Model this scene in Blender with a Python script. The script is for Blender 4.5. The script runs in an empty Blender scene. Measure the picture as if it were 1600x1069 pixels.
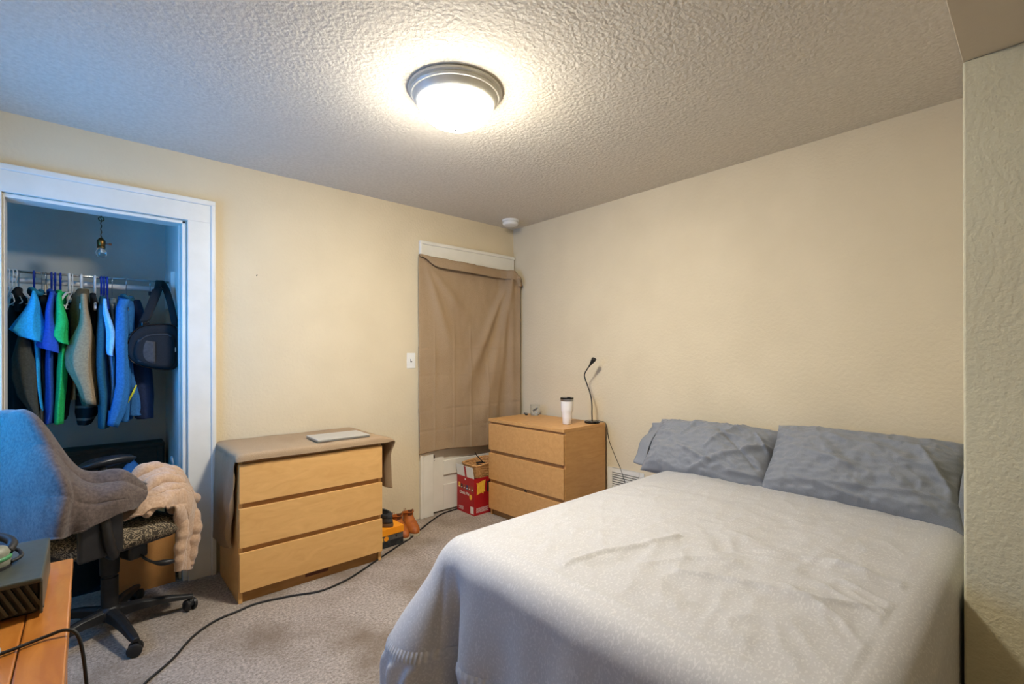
import bpy, bmesh, math, random
from mathutils import Vector, Matrix, noise
random.seed(7)
S = bpy.context.scene
COL = S.collection
PI = math.pi

# ------------------------------------------------------------------ camera
YAW, ROLL = 0.8378, -0.0024
cam = bpy.data.cameras.new('camera')
cam.sensor_fit = 'HORIZONTAL'
cam.sensor_width = 36.0
cam.lens = 741.75 / 1600 * 36
cam.shift_x = (800 - 804.85) / 1600
cam.shift_y = (554.37 - 534.5) / 1600
cam.clip_start = 0.02
co = bpy.data.objects.new('camera', cam)
COL.objects.link(co)
_F = Vector((math.cos(YAW), math.sin(YAW), 0)); _R = Vector((math.sin(YAW), -math.cos(YAW), 0)); _Z = Vector((0, 0, 1))
_X = _R * math.cos(ROLL) + _Z * math.sin(ROLL); _Y = -_R * math.sin(ROLL) + _Z * math.cos(ROLL)
co.matrix_world = Matrix(((_X.x, _Y.x, -_F.x, -2.9587), (_X.y, _Y.y, -_F.y, -3.3066), (_X.z, _Y.z, -_F.z, 1.2984), (0, 0, 0, 1)))
S.camera = co

# ------------------------------------------------------------------ world, light, exposure
LAMP_STRENGTH = 195.0
SKY_STRENGTH = 12.5
w = bpy.data.worlds.new('sky'); S.world = w; w.use_nodes = True
bg = w.node_tree.nodes['Background']
bg.inputs[0].default_value = (0.0, 0.33, 1.0, 1)
bg.inputs[1].default_value = SKY_STRENGTH
WIN = (-1.08, -0.20, 0.75, 1.95)           # window in the left wall: y0, y1, z0, z1
pl = bpy.data.lights.new('window_portal', 'AREA'); pl.shape = 'RECTANGLE'
pl.size = WIN[3] - WIN[2]; pl.size_y = WIN[1] - WIN[0]; pl.cycles.is_portal = True
po = bpy.data.objects.new('window_portal', pl); COL.objects.link(po)
po.location = (-3.60, (WIN[0] + WIN[1]) / 2, (WIN[2] + WIN[3]) / 2); po.rotation_euler = (0, -PI / 2, 0)
vs = S.view_settings
vs.view_transform = 'Standard'; vs.look = 'None'; vs.exposure = 0.14; vs.gamma = 1.0; vs.use_curve_mapping = False

# ------------------------------------------------------------------ materials
def lin(c):
    return tuple(((v / 255) / 12.92 if v / 255 <= 0.04045 else ((v / 255 + 0.055) / 1.055) ** 2.4) for v in c) + (1.0,)
MATS = {}
def M(name, c1, c2=None, scale=20, rough=0.6, metal=0.0, bump=0.0, bscale=100, stretch=(1, 1, 1), detail=3, dist=0.0,
      lo=0.35, hi=0.65, c3=None, s3=4, bdist=0.01, sheen=0, emit=None, es=0, trans=0, ior=1.45, btype='NOISE', coat=0, spec=0.5, nrough=0.5):
    m = bpy.data.materials.new(name); m.use_nodes = True
    nt = m.node_tree; b = nt.nodes['Principled BSDF']
    b.inputs['Roughness'].default_value = rough; b.inputs['Metallic'].default_value = metal
    b.inputs['IOR'].default_value = ior; b.inputs['Transmission Weight'].default_value = trans
    b.inputs['Sheen Weight'].default_value = sheen; b.inputs['Coat Weight'].default_value = coat
    b.inputs['Specular IOR Level'].default_value = spec
    b.inputs['Base Color'].default_value = lin(c1)
    tc = nt.nodes.new('ShaderNodeTexCoord'); mp = nt.nodes.new('ShaderNodeMapping')
    mp.inputs['Scale'].default_value = stretch
    nt.links.new(tc.outputs['Object'], mp.inputs['Vector'])
    if c2:
        n = nt.nodes.new('ShaderNodeTexNoise'); n.inputs['Scale'].default_value = scale
        n.inputs['Detail'].default_value = detail; n.inputs['Roughness'].default_value = nrough; n.inputs['Distortion'].default_value = dist
        nt.links.new(mp.outputs[0], n.inputs['Vector'])
        r = nt.nodes.new('ShaderNodeValToRGB')
        r.color_ramp.elements[0].position = lo; r.color_ramp.elements[0].color = lin(c1)
        r.color_ramp.elements[1].position = hi; r.color_ramp.elements[1].color = lin(c2)
        nt.links.new(n.outputs['Fac'], r.inputs[0]); out = r.outputs[0]
        if c3:
            n3 = nt.nodes.new('ShaderNodeTexNoise'); n3.inputs['Scale'].default_value = s3; n3.inputs['Detail'].default_value = 4
            nt.links.new(tc.outputs['Object'], n3.inputs['Vector'])
            r3 = nt.nodes.new('ShaderNodeValToRGB'); r3.color_ramp.elements[0].position = 0.45; r3.color_ramp.elements[1].position = 0.75
            nt.links.new(n3.outputs['Fac'], r3.inputs[0])
            mx = nt.nodes.new('ShaderNodeMixRGB'); mx.inputs[2].default_value = lin(c3)
            nt.links.new(r3.outputs[0], mx.inputs[0]); nt.links.new(out, mx.inputs[1]); out = mx.outputs[0]
        nt.links.new(out, b.inputs['Base Color'])
    if bump:
        if btype == 'VORONOI':
            n2 = nt.nodes.new('ShaderNodeTexVoronoi'); n2.feature = 'SMOOTH_F1'; n2.inputs['Scale'].default_value = bscale; o2 = n2.outputs['Distance']
        else:
            n2 = nt.nodes.new('ShaderNodeTexNoise'); n2.inputs['Scale'].default_value = bscale; n2.inputs['Detail'].default_value = 3; o2 = n2.outputs['Fac']
        nt.links.new(tc.outputs['Object'], n2.inputs['Vector'])
        bn = nt.nodes.new('ShaderNodeBump'); bn.inputs['Strength'].default_value = bump; bn.inputs['Distance'].default_value = bdist
        nt.links.new(o2, bn.inputs['Height']); nt.links.new(bn.outputs[0], b.inputs['Normal'])
    if emit:
        b.inputs['Emission Color'].default_value = lin(emit); b.inputs['Emission Strength'].default_value = es
    MATS[name] = m
    return m
M('wall', (215, 200, 169), (210, 195, 164), scale=3, rough=0.75, bump=0.45, bscale=55, bdist=0.006)
M('wall_pier', (203, 197, 168), (198, 191, 162), scale=3, rough=0.75, bump=0.5, bscale=75, bdist=0.006)
M('closet_wall', (206, 205, 192), (199, 198, 186), scale=6, rough=0.85, bump=0.2, bscale=60, bdist=0.004)
M('ceiling', (204, 195, 178), (214, 206, 190), scale=60, rough=0.9, bump=0.5, bscale=62, bdist=0.012)
M('soffit', (205, 192, 168), rough=0.85, bump=0.3, bscale=60, bdist=0.005)
M('trim', (226, 222, 210), (220, 216, 203), scale=8, rough=0.38, bump=0.08, bscale=30)
M('door', (226, 221, 208), (221, 216, 202), scale=6, rough=0.42, bump=0.05, bscale=30)
M('carpet', (126, 110, 95), (236, 222, 207), scale=75, rough=0.95, bump=0.8, bscale=330, bdist=0.02, detail=8, nrough=0.85, lo=0.36, hi=0.64, c3=(138, 118, 96), s3=2.6)
M('maple', (208, 160, 96), (220, 174, 110), scale=3.2, rough=0.38, stretch=(1.6, 5, 5), detail=7, dist=1.8, lo=0.3, hi=0.72, bump=0.02, bscale=80)
M('oak', (190, 140, 82), (204, 155, 96), scale=5, rough=0.42, stretch=(6, 1.4, 7), detail=6, dist=1.0, lo=0.3, hi=0.72, bump=0.02, bscale=80)
M('maple_dark', (160, 114, 60), (172, 126, 72), scale=7, rough=0.5, stretch=(2, 6, 7))
M('desk', (172, 106, 42), (190, 124, 56), scale=6, rough=0.32, stretch=(5, 1, 6), detail=5, dist=1.2, bump=0.03, bscale=60, coat=0.3)
M('linen', (152, 128, 98), (166, 142, 112), scale=240, rough=0.9, bump=0.25, bscale=420, bdist=0.002, c3=(148, 123, 94), s3=3)
M('duvet', (178, 176, 174), (193, 191, 188), scale=110, rough=0.62, bump=0.15, bscale=300, bdist=0.002, lo=0.52, hi=0.66, stretch=(1, 1.6, 1), detail=1, sheen=0.2)
M('pillow', (122, 125, 130), (132, 135, 140), scale=300, rough=0.85, bump=0.2, bscale=500, bdist=0.001, sheen=0.15)
M('mattress', (215, 212, 205), rough=0.8, bump=0.2, bscale=200)
M('plush', (74, 63, 60), (96, 84, 78), scale=90, rough=0.95, bump=0.4, bscale=260, bdist=0.003, sheen=0.25)
M('fleece', (176, 145, 118), (194, 165, 140), scale=120, rough=0.95, bump=0.4, bscale=300, bdist=0.003, sheen=0.4)
M('chair_black', (26, 26, 27), (32, 32, 33), scale=40, rough=0.42)
M('chair_arm', (30, 34, 40), rough=0.33)
M('black_matte', (22, 22, 23), (28, 28, 29), scale=60, rough=0.6)
M('black_fabric', (20, 20, 22), (27, 27, 29), scale=200, rough=0.9, bump=0.3, bscale=350, bdist=0.002)
M('black_gloss', (16, 16, 18), rough=0.18)
M('steel', (170, 170, 168), rough=0.28, metal=1.0)
M('nickel', (214, 212, 200), (206, 204, 192), scale=12, rough=0.38, metal=0.1)
M('chrome', (200, 200, 198), rough=0.18, metal=1.0)
M('silver', (190, 186, 178), (184, 180, 172), scale=90, rough=0.36, metal=0.3)
M('white_plastic', (228, 226, 220), rough=0.4)
M('white_enamel', (236, 232, 226), (230, 226, 220), scale=5, rough=0.32, coat=0.3)
M('glass', (245, 248, 248), rough=0.02, trans=1.0, ior=1.45)
M('dome', (250, 248, 240), rough=0.3, emit=(255, 248, 235), es=LAMP_STRENGTH)
M('blue_plastic', (22, 50, 150), rough=0.4)
M('brass', (120, 92, 48), (92, 68, 36), scale=30, rough=0.36, metal=0.9)
M('cardboard', (190, 136, 74), (180, 126, 66), scale=10, rough=0.85, bump=0.1, bscale=120)
M('red_card', (166, 22, 30), (158, 18, 26), scale=5, rough=0.45)
M('dark_red', (120, 14, 20), rough=0.5)
M('print_white', (226, 224, 218), rough=0.55)
M('print_yellow', (236, 188, 66), (226, 170, 50), scale=40, rough=0.5)
M('print_blue', (52, 54, 96), rough=0.5)
M('print_brown', (134, 76, 50), rough=0.5)
M('print_dark', (44, 36, 40), rough=0.5)
M('wicker', (214, 164, 106), (188, 136, 80), scale=60, rough=0.75, bump=0.3, bscale=150)
M('boot_leather', (176, 98, 36), (148, 76, 26), scale=18, rough=0.55, bump=0.15, bscale=90)
M('boot_dark', (92, 50, 24), rough=0.6)
M('sole_cream', (196, 184, 158), rough=0.7)
M('sole_brown', (104, 80, 54), rough=0.7)
M('shoe_grey', (52, 52, 54), (64, 64, 66), scale=60, rough=0.7, bump=0.2, bscale=160)
M('box_orange', (240, 154, 22), (234, 144, 16), scale=6, rough=0.5)
M('box_grey', (74, 74, 74), (88, 86, 82), scale=30, rough=0.5)
M('box_black', (34, 36, 38), (52, 54, 54), scale=45, rough=0.5, lo=0.5, hi=0.6)
M('dark_wood', (58, 50, 38), (46, 40, 30), scale=14, rough=0.5, stretch=(2, 6, 6))
M('console_black', (34, 36, 36), rough=0.45)
M('console_grey', (62, 66, 60), (70, 74, 68), scale=50, rough=0.4)
M('headset_grey', (120, 122, 108), (132, 134, 120), scale=60, rough=0.5)
M('headset_green', (60, 130, 84), rough=0.4)
M('paper', (200, 206, 206), rough=0.7)
M('seam', (176, 174, 171), (196, 194, 190), scale=60, rough=0.7)
M('stripe_yellow', (206, 214, 60), rough=0.6)
M('usb_grey', (150, 152, 156), rough=0.4)
CLOTH = {'cyan': (30, 150, 206), 'teal_collar': (26, 110, 140), 'royal': (28, 66, 146), 'green': (22, 160, 84), 'black': (16, 16, 17),
         'charcoal': (56, 58, 52), 'olive': (92, 82, 58), 'tan': (140, 120, 88), 'khaki': (176, 148, 108), 'teal': (22, 76, 92),
         'sky': (120, 176, 222), 'pinstripe': (104, 112, 108), 'azure': (34, 96, 150), 'navy': (26, 40, 70), 'lining': (40, 92, 142), 'plaid': (30, 28, 28)}
for k, v in CLOTH.items():
    M('cloth_' + k, v, tuple(min(255, int(x * 1.12 + 4)) for x in v), scale=120, rough=0.9, bump=0.3, bscale=320, bdist=0.002)

m_ = M('pane_glass', (240, 245, 245)); nt_ = m_.node_tree; b_ = nt_.nodes['Principled BSDF']; b_.inputs['Roughness'].default_value = 0.03
tr_ = nt_.nodes.new('ShaderNodeBsdfTransparent'); mx_ = nt_.nodes.new('ShaderNodeMixShader'); mx_.inputs[0].default_value = 0.06
nt_.links.new(tr_.outputs[0], mx_.inputs[1]); nt_.links.new(b_.outputs[0], mx_.inputs[2]); nt_.links.new(mx_.outputs[0], nt_.nodes['Material Output'].inputs['Surface'])
def wave_mat(name, c1, c2, scale, rough, axis='X', dist=6.0, lo=.45, hi=.55, bump=0.3):
    m = M(name, c1, rough=rough); nt = m.node_tree; b = nt.nodes['Principled BSDF']
    tc = nt.nodes['Texture Coordinate']
    wv = nt.nodes.new('ShaderNodeTexWave'); wv.bands_direction = axis
    wv.inputs['Scale'].default_value = scale; wv.inputs['Distortion'].default_value = dist; wv.inputs['Detail'].default_value = 2; wv.inputs['Detail Scale'].default_value = 1.5
    r = nt.nodes.new('ShaderNodeValToRGB'); r.color_ramp.elements[0].position = lo; r.color_ramp.elements[0].color = lin(c1)
    r.color_ramp.elements[1].position = hi; r.color_ramp.elements[1].color = lin(c2)
    nt.links.new(tc.outputs['Object'], wv.inputs['Vector']); nt.links.new(wv.outputs['Fac'], r.inputs[0]); nt.links.new(r.outputs[0], b.inputs['Base Color'])
    bn = nt.nodes.new('ShaderNodeBump'); bn.inputs['Strength'].default_value = bump; bn.inputs['Distance'].default_value = 0.003
    nt.links.new(wv.outputs['Fac'], bn.inputs['Height']); nt.links.new(bn.outputs[0], b.inputs['Normal'])
    return m
wave_mat('seat_fabric', (62, 55, 45), (150, 136, 112), 30, 0.9, 'DIAGONAL', 16.0, 0.55, 0.85)
wave_mat('plaid_check', (20, 19, 20), (110, 100, 88), 4.5, 0.9, 'Z', 0.4, 0.88, 0.93, 0.05)
wave_mat('shirt_stripe', (96, 104, 100), (150, 156, 150), 18, 0.9, 'Y', 0.4, 0.5, 0.6, 0.05)

# ------------------------------------------------------------------ geometry helpers
class MB:
    def __init__(s): s.v = []; s.f = []
    def add(s, v, f):
        n = len(s.v); s.v += [tuple(p) for p in v]; s.f += [tuple(i + n for i in q) for q in f]; return s
    def box(s, lo, hi, rot=None, piv=None):
        x0, y0, z0 = lo; x1, y1, z1 = hi
        v = [Vector(p) for p in ((x0, y0, z0), (x1, y0, z0), (x1, y1, z0), (x0, y1, z0), (x0, y0, z1), (x1, y0, z1), (x1, y1, z1), (x0, y1, z1))]
        if rot is not None:
            pv = Vector(piv) if piv else Vector(((x0 + x1) / 2, (y0 + y1) / 2, (z0 + z1) / 2))
            v = [rot @ (p - pv) + pv for p in v]
        return s.add(v, [(0, 3, 2, 1), (4, 5, 6, 7), (0, 1, 5, 4), (1, 2, 6, 5), (2, 3, 7, 6), (3, 0, 4, 7)])
    def tube(s, path, r, n=8, cap=True):
        P = [Vector(p) for p in path]; k = len(P)
        rr = r if isinstance(r, (list, tuple)) else [r] * k
        T = [((P[min(i + 1, k - 1)] - P[max(i - 1, 0)]).normalized()) for i in range(k)]
        a = Vector((0, 0, 1)) if abs(T[0].z) < 0.9 else Vector((1, 0, 0))
        u = (a - T[0] * a.dot(T[0])).normalized(); v = []; f = []
        for i in range(k):
            u = (u - T[i] * u.dot(T[i])).normalized(); b = T[i].cross(u)
            for j in range(n):
                t = 2 * PI * j / n; v.append(P[i] + (u * math.cos(t) + b * math.sin(t)) * rr[i])
        for i in range(k - 1):
            for j in range(n):
                f.append((i * n + j, i * n + (j + 1) % n, (i + 1) * n + (j + 1) % n, (i + 1) * n + j))
        if cap: f.append(tuple(reversed(range(n)))); f.append(tuple((k - 1) * n + j for j in range(n)))
        return s.add(v, f)
    def lathe(s, prof, c=(0, 0, 0), n=40, sq=1.0):
        v = []; f = []; k = len(prof)
        for r, z in prof:
            for j in range(n):
                t = 2 * PI * j / n; v.append((c[0] + r * math.cos(t), c[1] + r * math.sin(t) * sq, c[2] + z))
        for i in range(k - 1):
            for j in range(n): f.append((i * n + j, i * n + (j + 1) % n, (i + 1) * n + (j + 1) % n, (i + 1) * n + j))
        if prof[0][0] > 1e-4: f.append(tuple(reversed(range(n))))
        if prof[-1][0] > 1e-4: f.append(tuple((k - 1) * n + j for j in range(n)))
        return s.add(v, f)
    def loop_loft(s, rings, cap0=True, cap1=True):
        n = len(rings[0]); v = [p for r in rings for p in r]; f = []
        for i in range(len(rings) - 1):
            for j in range(n): f.append((i * n + j, i * n + (j + 1) % n, (i + 1) * n + (j + 1) % n, (i + 1) * n + j))
        if cap0: f.append(tuple(reversed(range(n))))
        if cap1: f.append(tuple((len(rings) - 1) * n + j for j in range(n)))
        return s.add(v, f)
    def grid(s, fn, nu, nv):
        v = [fn(i / nu, j / nv) for i in range(nu + 1) for j in range(nv + 1)]
        f = [(i * (nv + 1) + j, (i + 1) * (nv + 1) + j, (i + 1) * (nv + 1) + j + 1, i * (nv + 1) + j + 1) for i in range(nu) for j in range(nv)]
        return s.add(v, f)
    def poly(s, pts, h, axis=(0, 0, 1)):
        a = Vector(axis) * h; n = len(pts); P = [Vector(p) for p in pts]
        return s.add(P + [p + a for p in P], [tuple(reversed(range(n))), tuple(range(n, 2 * n))] + [(i, (i + 1) % n, n + (i + 1) % n, n + i) for i in range(n)])

def obj(name, mb, mat, parent=None, smooth=False, bevel=0, seg=2, solid=0, sub=0, off=-1, angle=None):
    me = bpy.data.meshes.new(name); me.from_pydata(mb.v, [], mb.f)
    bm = bmesh.new(); bm.from_mesh(me); bmesh.ops.remove_doubles(bm, verts=bm.verts, dist=1e-6); bmesh.ops.recalc_face_normals(bm, faces=bm.faces); bm.to_mesh(me); bm.free()
    me.materials.append(MATS[mat] if isinstance(mat, str) else mat)
    if smooth:
        me.polygons.foreach_set('use_smooth', [True] * len(me.polygons))
        if angle: me.set_sharp_from_angle(angle=math.radians(angle))
    o = bpy.data.objects.new(name, me); COL.objects.link(o)
    if parent: o.parent = parent
    if bevel:
        m = o.modifiers.new('bevel', 'BEVEL'); m.width = bevel; m.segments = seg; m.limit_method = 'ANGLE'
    if solid:
        m = o.modifiers.new('solid', 'SOLIDIFY'); m.thickness = solid; m.offset = off
    if sub:
        m = o.modifiers.new('sub', 'SUBSURF'); m.levels = sub; m.render_levels = sub
    return o
def box(name, lo, hi, mat, parent=None, bevel=0.0015, **k): return obj(name, MB().box(lo, hi, k.get('rot'), k.get('piv')), mat, parent, bevel=bevel)
def tag(o, label, cat, group=None):
    o['label'] = label; o['category'] = cat
    if group: o['group'] = group
    return o
def struct(o): o['kind'] = 'structure'; return o
def thing(name, label, cat, loc=(0, 0, 0), rz=0, group=None):
    o = bpy.data.objects.new(name, None); COL.objects.link(o); o.location = loc; o.rotation_euler = (0, 0, rz); o.empty_display_size = 0.05
    return tag(o, label, cat, group)
def at(o, loc):      # world-space mesh under an Empty placed at loc: shift back
    o.location = -Vector(loc); return o
def sstep(a, b, x):
    t = max(0, min(1, (x - a) / (b - a))); return t * t * (3 - 2 * t)
def lerp(a, b, t): return a + (b - a) * t
def fbm(x, y, z=0, o=3):
    s = 0; a = 1
    for i in range(o): s += a * noise.noise(Vector((x, y, z))); x *= 2.03; y *= 2.03; z *= 2.03; a *= 0.5
    return s
def crm(P, t):
    n = len(P) - 1; x = max(0, min(1, t)) * n; i = min(int(x), n - 1); f = x - i
    p0, p1, p2, p3 = P[max(i - 1, 0)], P[i], P[i + 1], P[min(i + 2, n)]
    return 0.5 * (2 * p1 + (p2 - p0) * f + (2 * p0 - 5 * p1 + 4 * p2 - p3) * f * f + (3 * p1 - p0 - 3 * p2 + p3) * f ** 3)
def loft(ctrl):
    C = [[Vector(p) for p in r] for r in ctrl]
    return lambda u, v: crm([crm(r, v) for r in C], u)
def curve(pts, n=40):
    P = [Vector(p) for p in pts]; return [crm(P, i / n) for i in range(n + 1)]
def ridge(x, y, pl, wd):
    best = 9
    for (ax, ay), (bx, by) in zip(pl, pl[1:]):
        dx, dy = bx - ax, by - ay; t = max(0, min(1, ((x - ax) * dx + (y - ay) * dy) / (dx * dx + dy * dy)))
        d = math.hypot(x - ax - t * dx, y - ay - t * dy); best = min(best, d)
    return math.exp(-(best / wd) ** 2)

H = 2.463
XL, YF, PX, PY, PZ = -3.53, -4.30, -0.90, -3.139, 2.221
# ------------------------------------------------------------------ setting
struct(box('floor', (XL - .1, YF, -0.06), (0.1, 0.9, 0), 'carpet', bevel=0))
struct(box('ceiling', (XL - .1, PY, H), (0.1, 0.1, H + 0.08), 'ceiling', bevel=0))
struct(box('ceiling_soffit', (XL - .1, YF, PZ), (0.1, PY, H + 0.08), 'soffit', bevel=0.002))
CO = (-3.256, -2.535, 2.075)     # closet opening
DO = (-0.888, -0.06, 2.06)       # curtained doorway
mb = MB()
mb.box((XL - .1, 0, 0), (CO[0], 0.10, H)).box((CO[0], 0, CO[2]), (CO[1], 0.10, H)).box((CO[1], 0, 0), (DO[0], 0.10, H)).box((DO[0], 0, DO[2]), (DO[1], 0.10, H)).box((DO[1], 0, 0), (0.1, 0.10, H))
struct(obj('wall_back', mb, 'wall'))
struct(box('wall_right', (0, YF, 0), (0.1, 0.0, H), 'wall', bevel=0))
struct(box('wall_partition', (PX, YF, 0), (0.0, PY, PZ), 'wall_pier', bevel=0.006))
struct(box('wall_front', (XL - .1, YF - .1, 0), (0.1, YF, H), 'wall', bevel=0))
mb = MB()
mb.box((XL - .1, YF, 0), (XL, WIN[0], H)).box((XL - .1, WIN[1], 0), (XL, 0, H)).box((XL - .1, WIN[0], 0), (XL, WIN[1], WIN[2])).box((XL - .1, WIN[0], WIN[3]), (XL, WIN[1], H))
struct(obj('wall_left', mb, 'wall'))
wn = bpy.data.objects.new('window_1', None); COL.objects.link(wn); struct(wn)
y0, y1, z0, z1 = WIN
for nm, a, b in (('window_frame', (XL - .07, y0, z0), (XL - .02, y0 + .05, z1)), ('window_frame', (XL - .07, y1 - .05, z0), (XL - .02, y1, z1)), ('window_frame', (XL - .07, y0, z1 - .05), (XL - .02, y1, z1)),
                 ('window_frame', (XL - .07, y0, z0), (XL - .02, y1, z0 + .05)), ('mullion', (XL - .06, (y0 + y1) / 2 - .02, z0), (XL - .03, (y0 + y1) / 2 + .02, z1)), ('window_sill', (XL, y0 - .05, z0 - .03), (XL + .05, y1 + .05, z0))):
    box(nm, a, b, 'trim', wn)
for k in range(2):
    ya = lerp(y0, y1, k / 2) + .03
    box('pane', (XL - .047, ya, z0 + .04), (XL - .043, ya + (y1 - y0) / 2 - .06, z1 - .04), 'pane_glass', wn, bevel=0)
struct(box('light_block_beyond_door', (-1.0, .10, -.02), (0.1, .16, H), 'closet_wall', bevel=0))  # unseen slab added to stop sky light leaking in under the door
# closet shell
struct(box('wall_closet_back', (-3.75, 0.78, 0), (-2.40, 0.86, H), 'closet_wall', bevel=0))
struct(box('wall_closet_right', (-2.555, 0.10, 0), (-2.45, 0.78, H), 'trim', bevel=0))
struct(box('wall_closet_left', (-3.75, 0.10, 0), (-3.66, 0.78, H), 'closet_wall', bevel=0))
struct(box('ceiling_closet', (-3.75, 0.10, H - .05), (-2.45, 0.78, H), 'closet_wall', bevel=0))
# closet casing
t1 = bpy.data.objects.new('trim_1', None); COL.objects.link(t1); struct(t1)
box('casing_board', (CO[1] + .004, -.022, 0), (CO[1] + .118, 0, CO[2] + .10), 'trim', t1, .003)
box('casing_board', (CO[0] - .118, -.022, 0), (CO[0] - .004, 0, CO[2] + .10), 'trim', t1, .003)
box('head_board', (CO[0] - .118, -.024, CO[2] + .002), (CO[1] + .118, 0, CO[2] + .105), 'trim', t1, .003)
box('bead', (CO[1] + .117, -.032, 0), (CO[1] + .143, 0, CO[2] + .13), 'trim', t1, .006)
box('bead', (CO[0] - .143, -.032, 0), (CO[0] - .117, 0, CO[2] + .13), 'trim', t1, .006)
box('head_cap', (CO[0] - .143, -.034, CO[2] + .104), (CO[1] + .143, 0, CO[2] + .135), 'trim', t1, .006)
box('jamb', (CO[1] - .020, 0, 0), (CO[1] + .004, .11, CO[2]), 'trim', t1, .003)
box('jamb', (CO[0] - .004, 0, 0), (CO[0] + .004, .11, CO[2]), 'trim', t1, .003)
box('jamb_head', (CO[0], 0, CO[2] - .018), (CO[1], .11, CO[2] + .004), 'trim', t1, .003)
box('stop', (CO[1] - .032, .05, 0), (CO[1] - .020, .075, CO[2] - .018), 'trim', t1, .003)
box('cleat', (-2.575, .30, 1.60), (-2.555, .62, 1.82), 'trim', t1, .002)
# doorway behind the curtain
t2 = bpy.data.objects.new('trim_2', None); COL.objects.link(t2); struct(t2)
box('casing_board', (-.985, -.022, 0), (DO[0], 0, DO[2] + .12), 'trim', t2, .003)
box('bead', (-1.01, -.032, 0), (-.985, 0, DO[2] + .125), 'trim', t2, .006)
box('casing_board', (DO[1], -.022, 0), (-.012, 0, DO[2] + .12), 'trim', t2, .003)
box('head_board', (-.985, -.024, DO[2]), (-.012, 0, DO[2] + .118), 'trim', t2, .003)
box('head_cap', (-1.01, -.034, DO[2] + .117), (-.008, 0, DO[2] + .145), 'trim', t2, .006)
box('jamb', (DO[0], 0, 0), (DO[0] + .012, .1, DO[2]), 'trim', t2, .002)
d1 = bpy.data.objects.new('door_1', None); COL.objects.link(d1); struct(d1)
xa, xb = DO[0] + .014, DO[1] - .003
box('stile', (xa, .018, .012), (xa + .11, .055, DO[2] - .004), 'door', d1, .004)
box('stile', (xb - .11, .018, .012), (xb, .055, DO[2] - .004), 'door', d1, .004)
for za, zb in ((.012, .22), (.30, .42), (1.0, 1.12), (1.9, DO[2] - .004)): box('rail', (xa + .11, .018, za), (xb - .11, .055, zb), 'door', d1, .004)
for za, zb in ((.22, .30), (.42, 1.0), (1.12, 1.9)): box('panel', (xa + .108, .032, za - .002), (xb - .108, .046, zb + .002), 'door', d1, .002)
box('latch_plate', (xa + .012, .0165, .452), (xa + .020, .0185, .480), 'black_matte', d1, .0005)
box('latch_screw', (xa + .012, .0165, .430), (xa + .020, .0185, .437), 'black_matte', d1, .0005)

# ------------------------------------------------------------------ ceiling lamp
LC = (-1.747, -1.572, H)
t = thing('ceiling_light', 'round brushed-nickel ceiling light with a glowing white glass dome', 'ceiling light', LC)
obj('rim', MB().lathe([(.12, 0), (.203, 0), (.207, -.006), (.205, -.014), (.196, -.018), (.198, -.024), (.193, -.031), (.186, -.033), (.180, -.045), (.172, -.058), (.166, -.062), (.160, -.060), (.12, -.03)], n=64), 'nickel', t, smooth=True, angle=35)
nt_ = MATS['dome'].node_tree; g_ = nt_.nodes.new('ShaderNodeSeparateXYZ'); r_ = nt_.nodes.new('ShaderNodeMapRange')
nt_.links.new(nt_.nodes['Texture Coordinate'].outputs['Object'], g_.inputs[0]); nt_.links.new(g_.outputs['Z'], r_.inputs['Value'])   # emission graded as if bulbs sat low: the dim rim softens the ceiling halo
r_.inputs['From Min'].default_value = -.056; r_.inputs['From Max'].default_value = -.13; r_.inputs['To Min'].default_value = LAMP_STRENGTH * .13; r_.inputs['To Max'].default_value = LAMP_STRENGTH * 1.18
nt_.links.new(r_.outputs[0], nt_.nodes['Principled BSDF'].inputs['Emission Strength'])
dome = [(.165 * math.cos(a), -.056 - .100 * math.sin(a)) for a in [i / 14 * PI / 2 for i in range(15)]]
dome[-1] = (0.0001, -.156)
obj('glass_dome', MB().lathe(dome, n=64), 'dome', t, smooth=True)
obj('finial', MB().lathe([(.0001, -.152), (.013, -.153), (.014, -.159), (.009, -.163), (.010, -.168), (.006, -.173), (.0001, -.174)], n=20), 'nickel', t, smooth=True)
# smoke detector
t = thing('smoke_detector', 'white round smoke detector on the ceiling near the corner', 'smoke detector', (-.235, -.225, H))
obj('base_plate', MB().lathe([(.0001, 0), (.072, 0), (.074, -.004), (.072, -.012), (.060, -.014)], n=40), 'white_plastic', t, smooth=True, angle=35)
obj('cover', MB().lathe([(.058, -.012), (.064, -.018), (.068, -.030), (.062, -.044), (.048, -.048), (.0001, -.049)], n=40), 'white_plastic', t, smooth=True, angle=40)
# light switch, nail
t = thing('light_switch', 'white single toggle light switch beside the curtained doorway', 'light switch', (-1.079, 0, 1.254))
box('plate', (-.037, -.006, -.060), (.037, 0, .060), 'white_plastic', t, .003)
box('toggle', (-.005, -.014, -.004), (.005, -.004, .016), 'white_plastic', t, .001)
box('slot', (-.0075, -.0068, -.013), (.0075, -.0055, .013), 'print_dark', t, 0)
tag(obj('nail', MB().tube([(-2.168, .005, 1.799), (-2.168, -.012, 1.803)], .0028, 8), 'black_matte'), 'tiny dark nail in the bare wall above the left dresser', 'nail')
# floor-level wall register
t = thing('wall_vent', 'cream metal air vent low on the wall beside the bed', 'vent', (0, -1.24, .34))
mb = MB().box((-.012, -.165, -.11), (0, -.125, .105)).box((-.012, .115, -.11), (0, .155, .105)).box((-.012, -.125, .07), (0, .115, .105)).box((-.012, -.125, -.11), (0, .115, -.085))
obj('frame', mb, 'trim', t, bevel=.002)
box('duct', (-.002, -.125, -.085), (-.0005, .115, .07), 'black_matte', t, 0)
for k in range(9):
    zz = -.078 + k * .0172
    box('louver', (-.010, -.125, zz - .005), (-.002, .115, zz + .0045), 'trim', t, 0)

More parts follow.
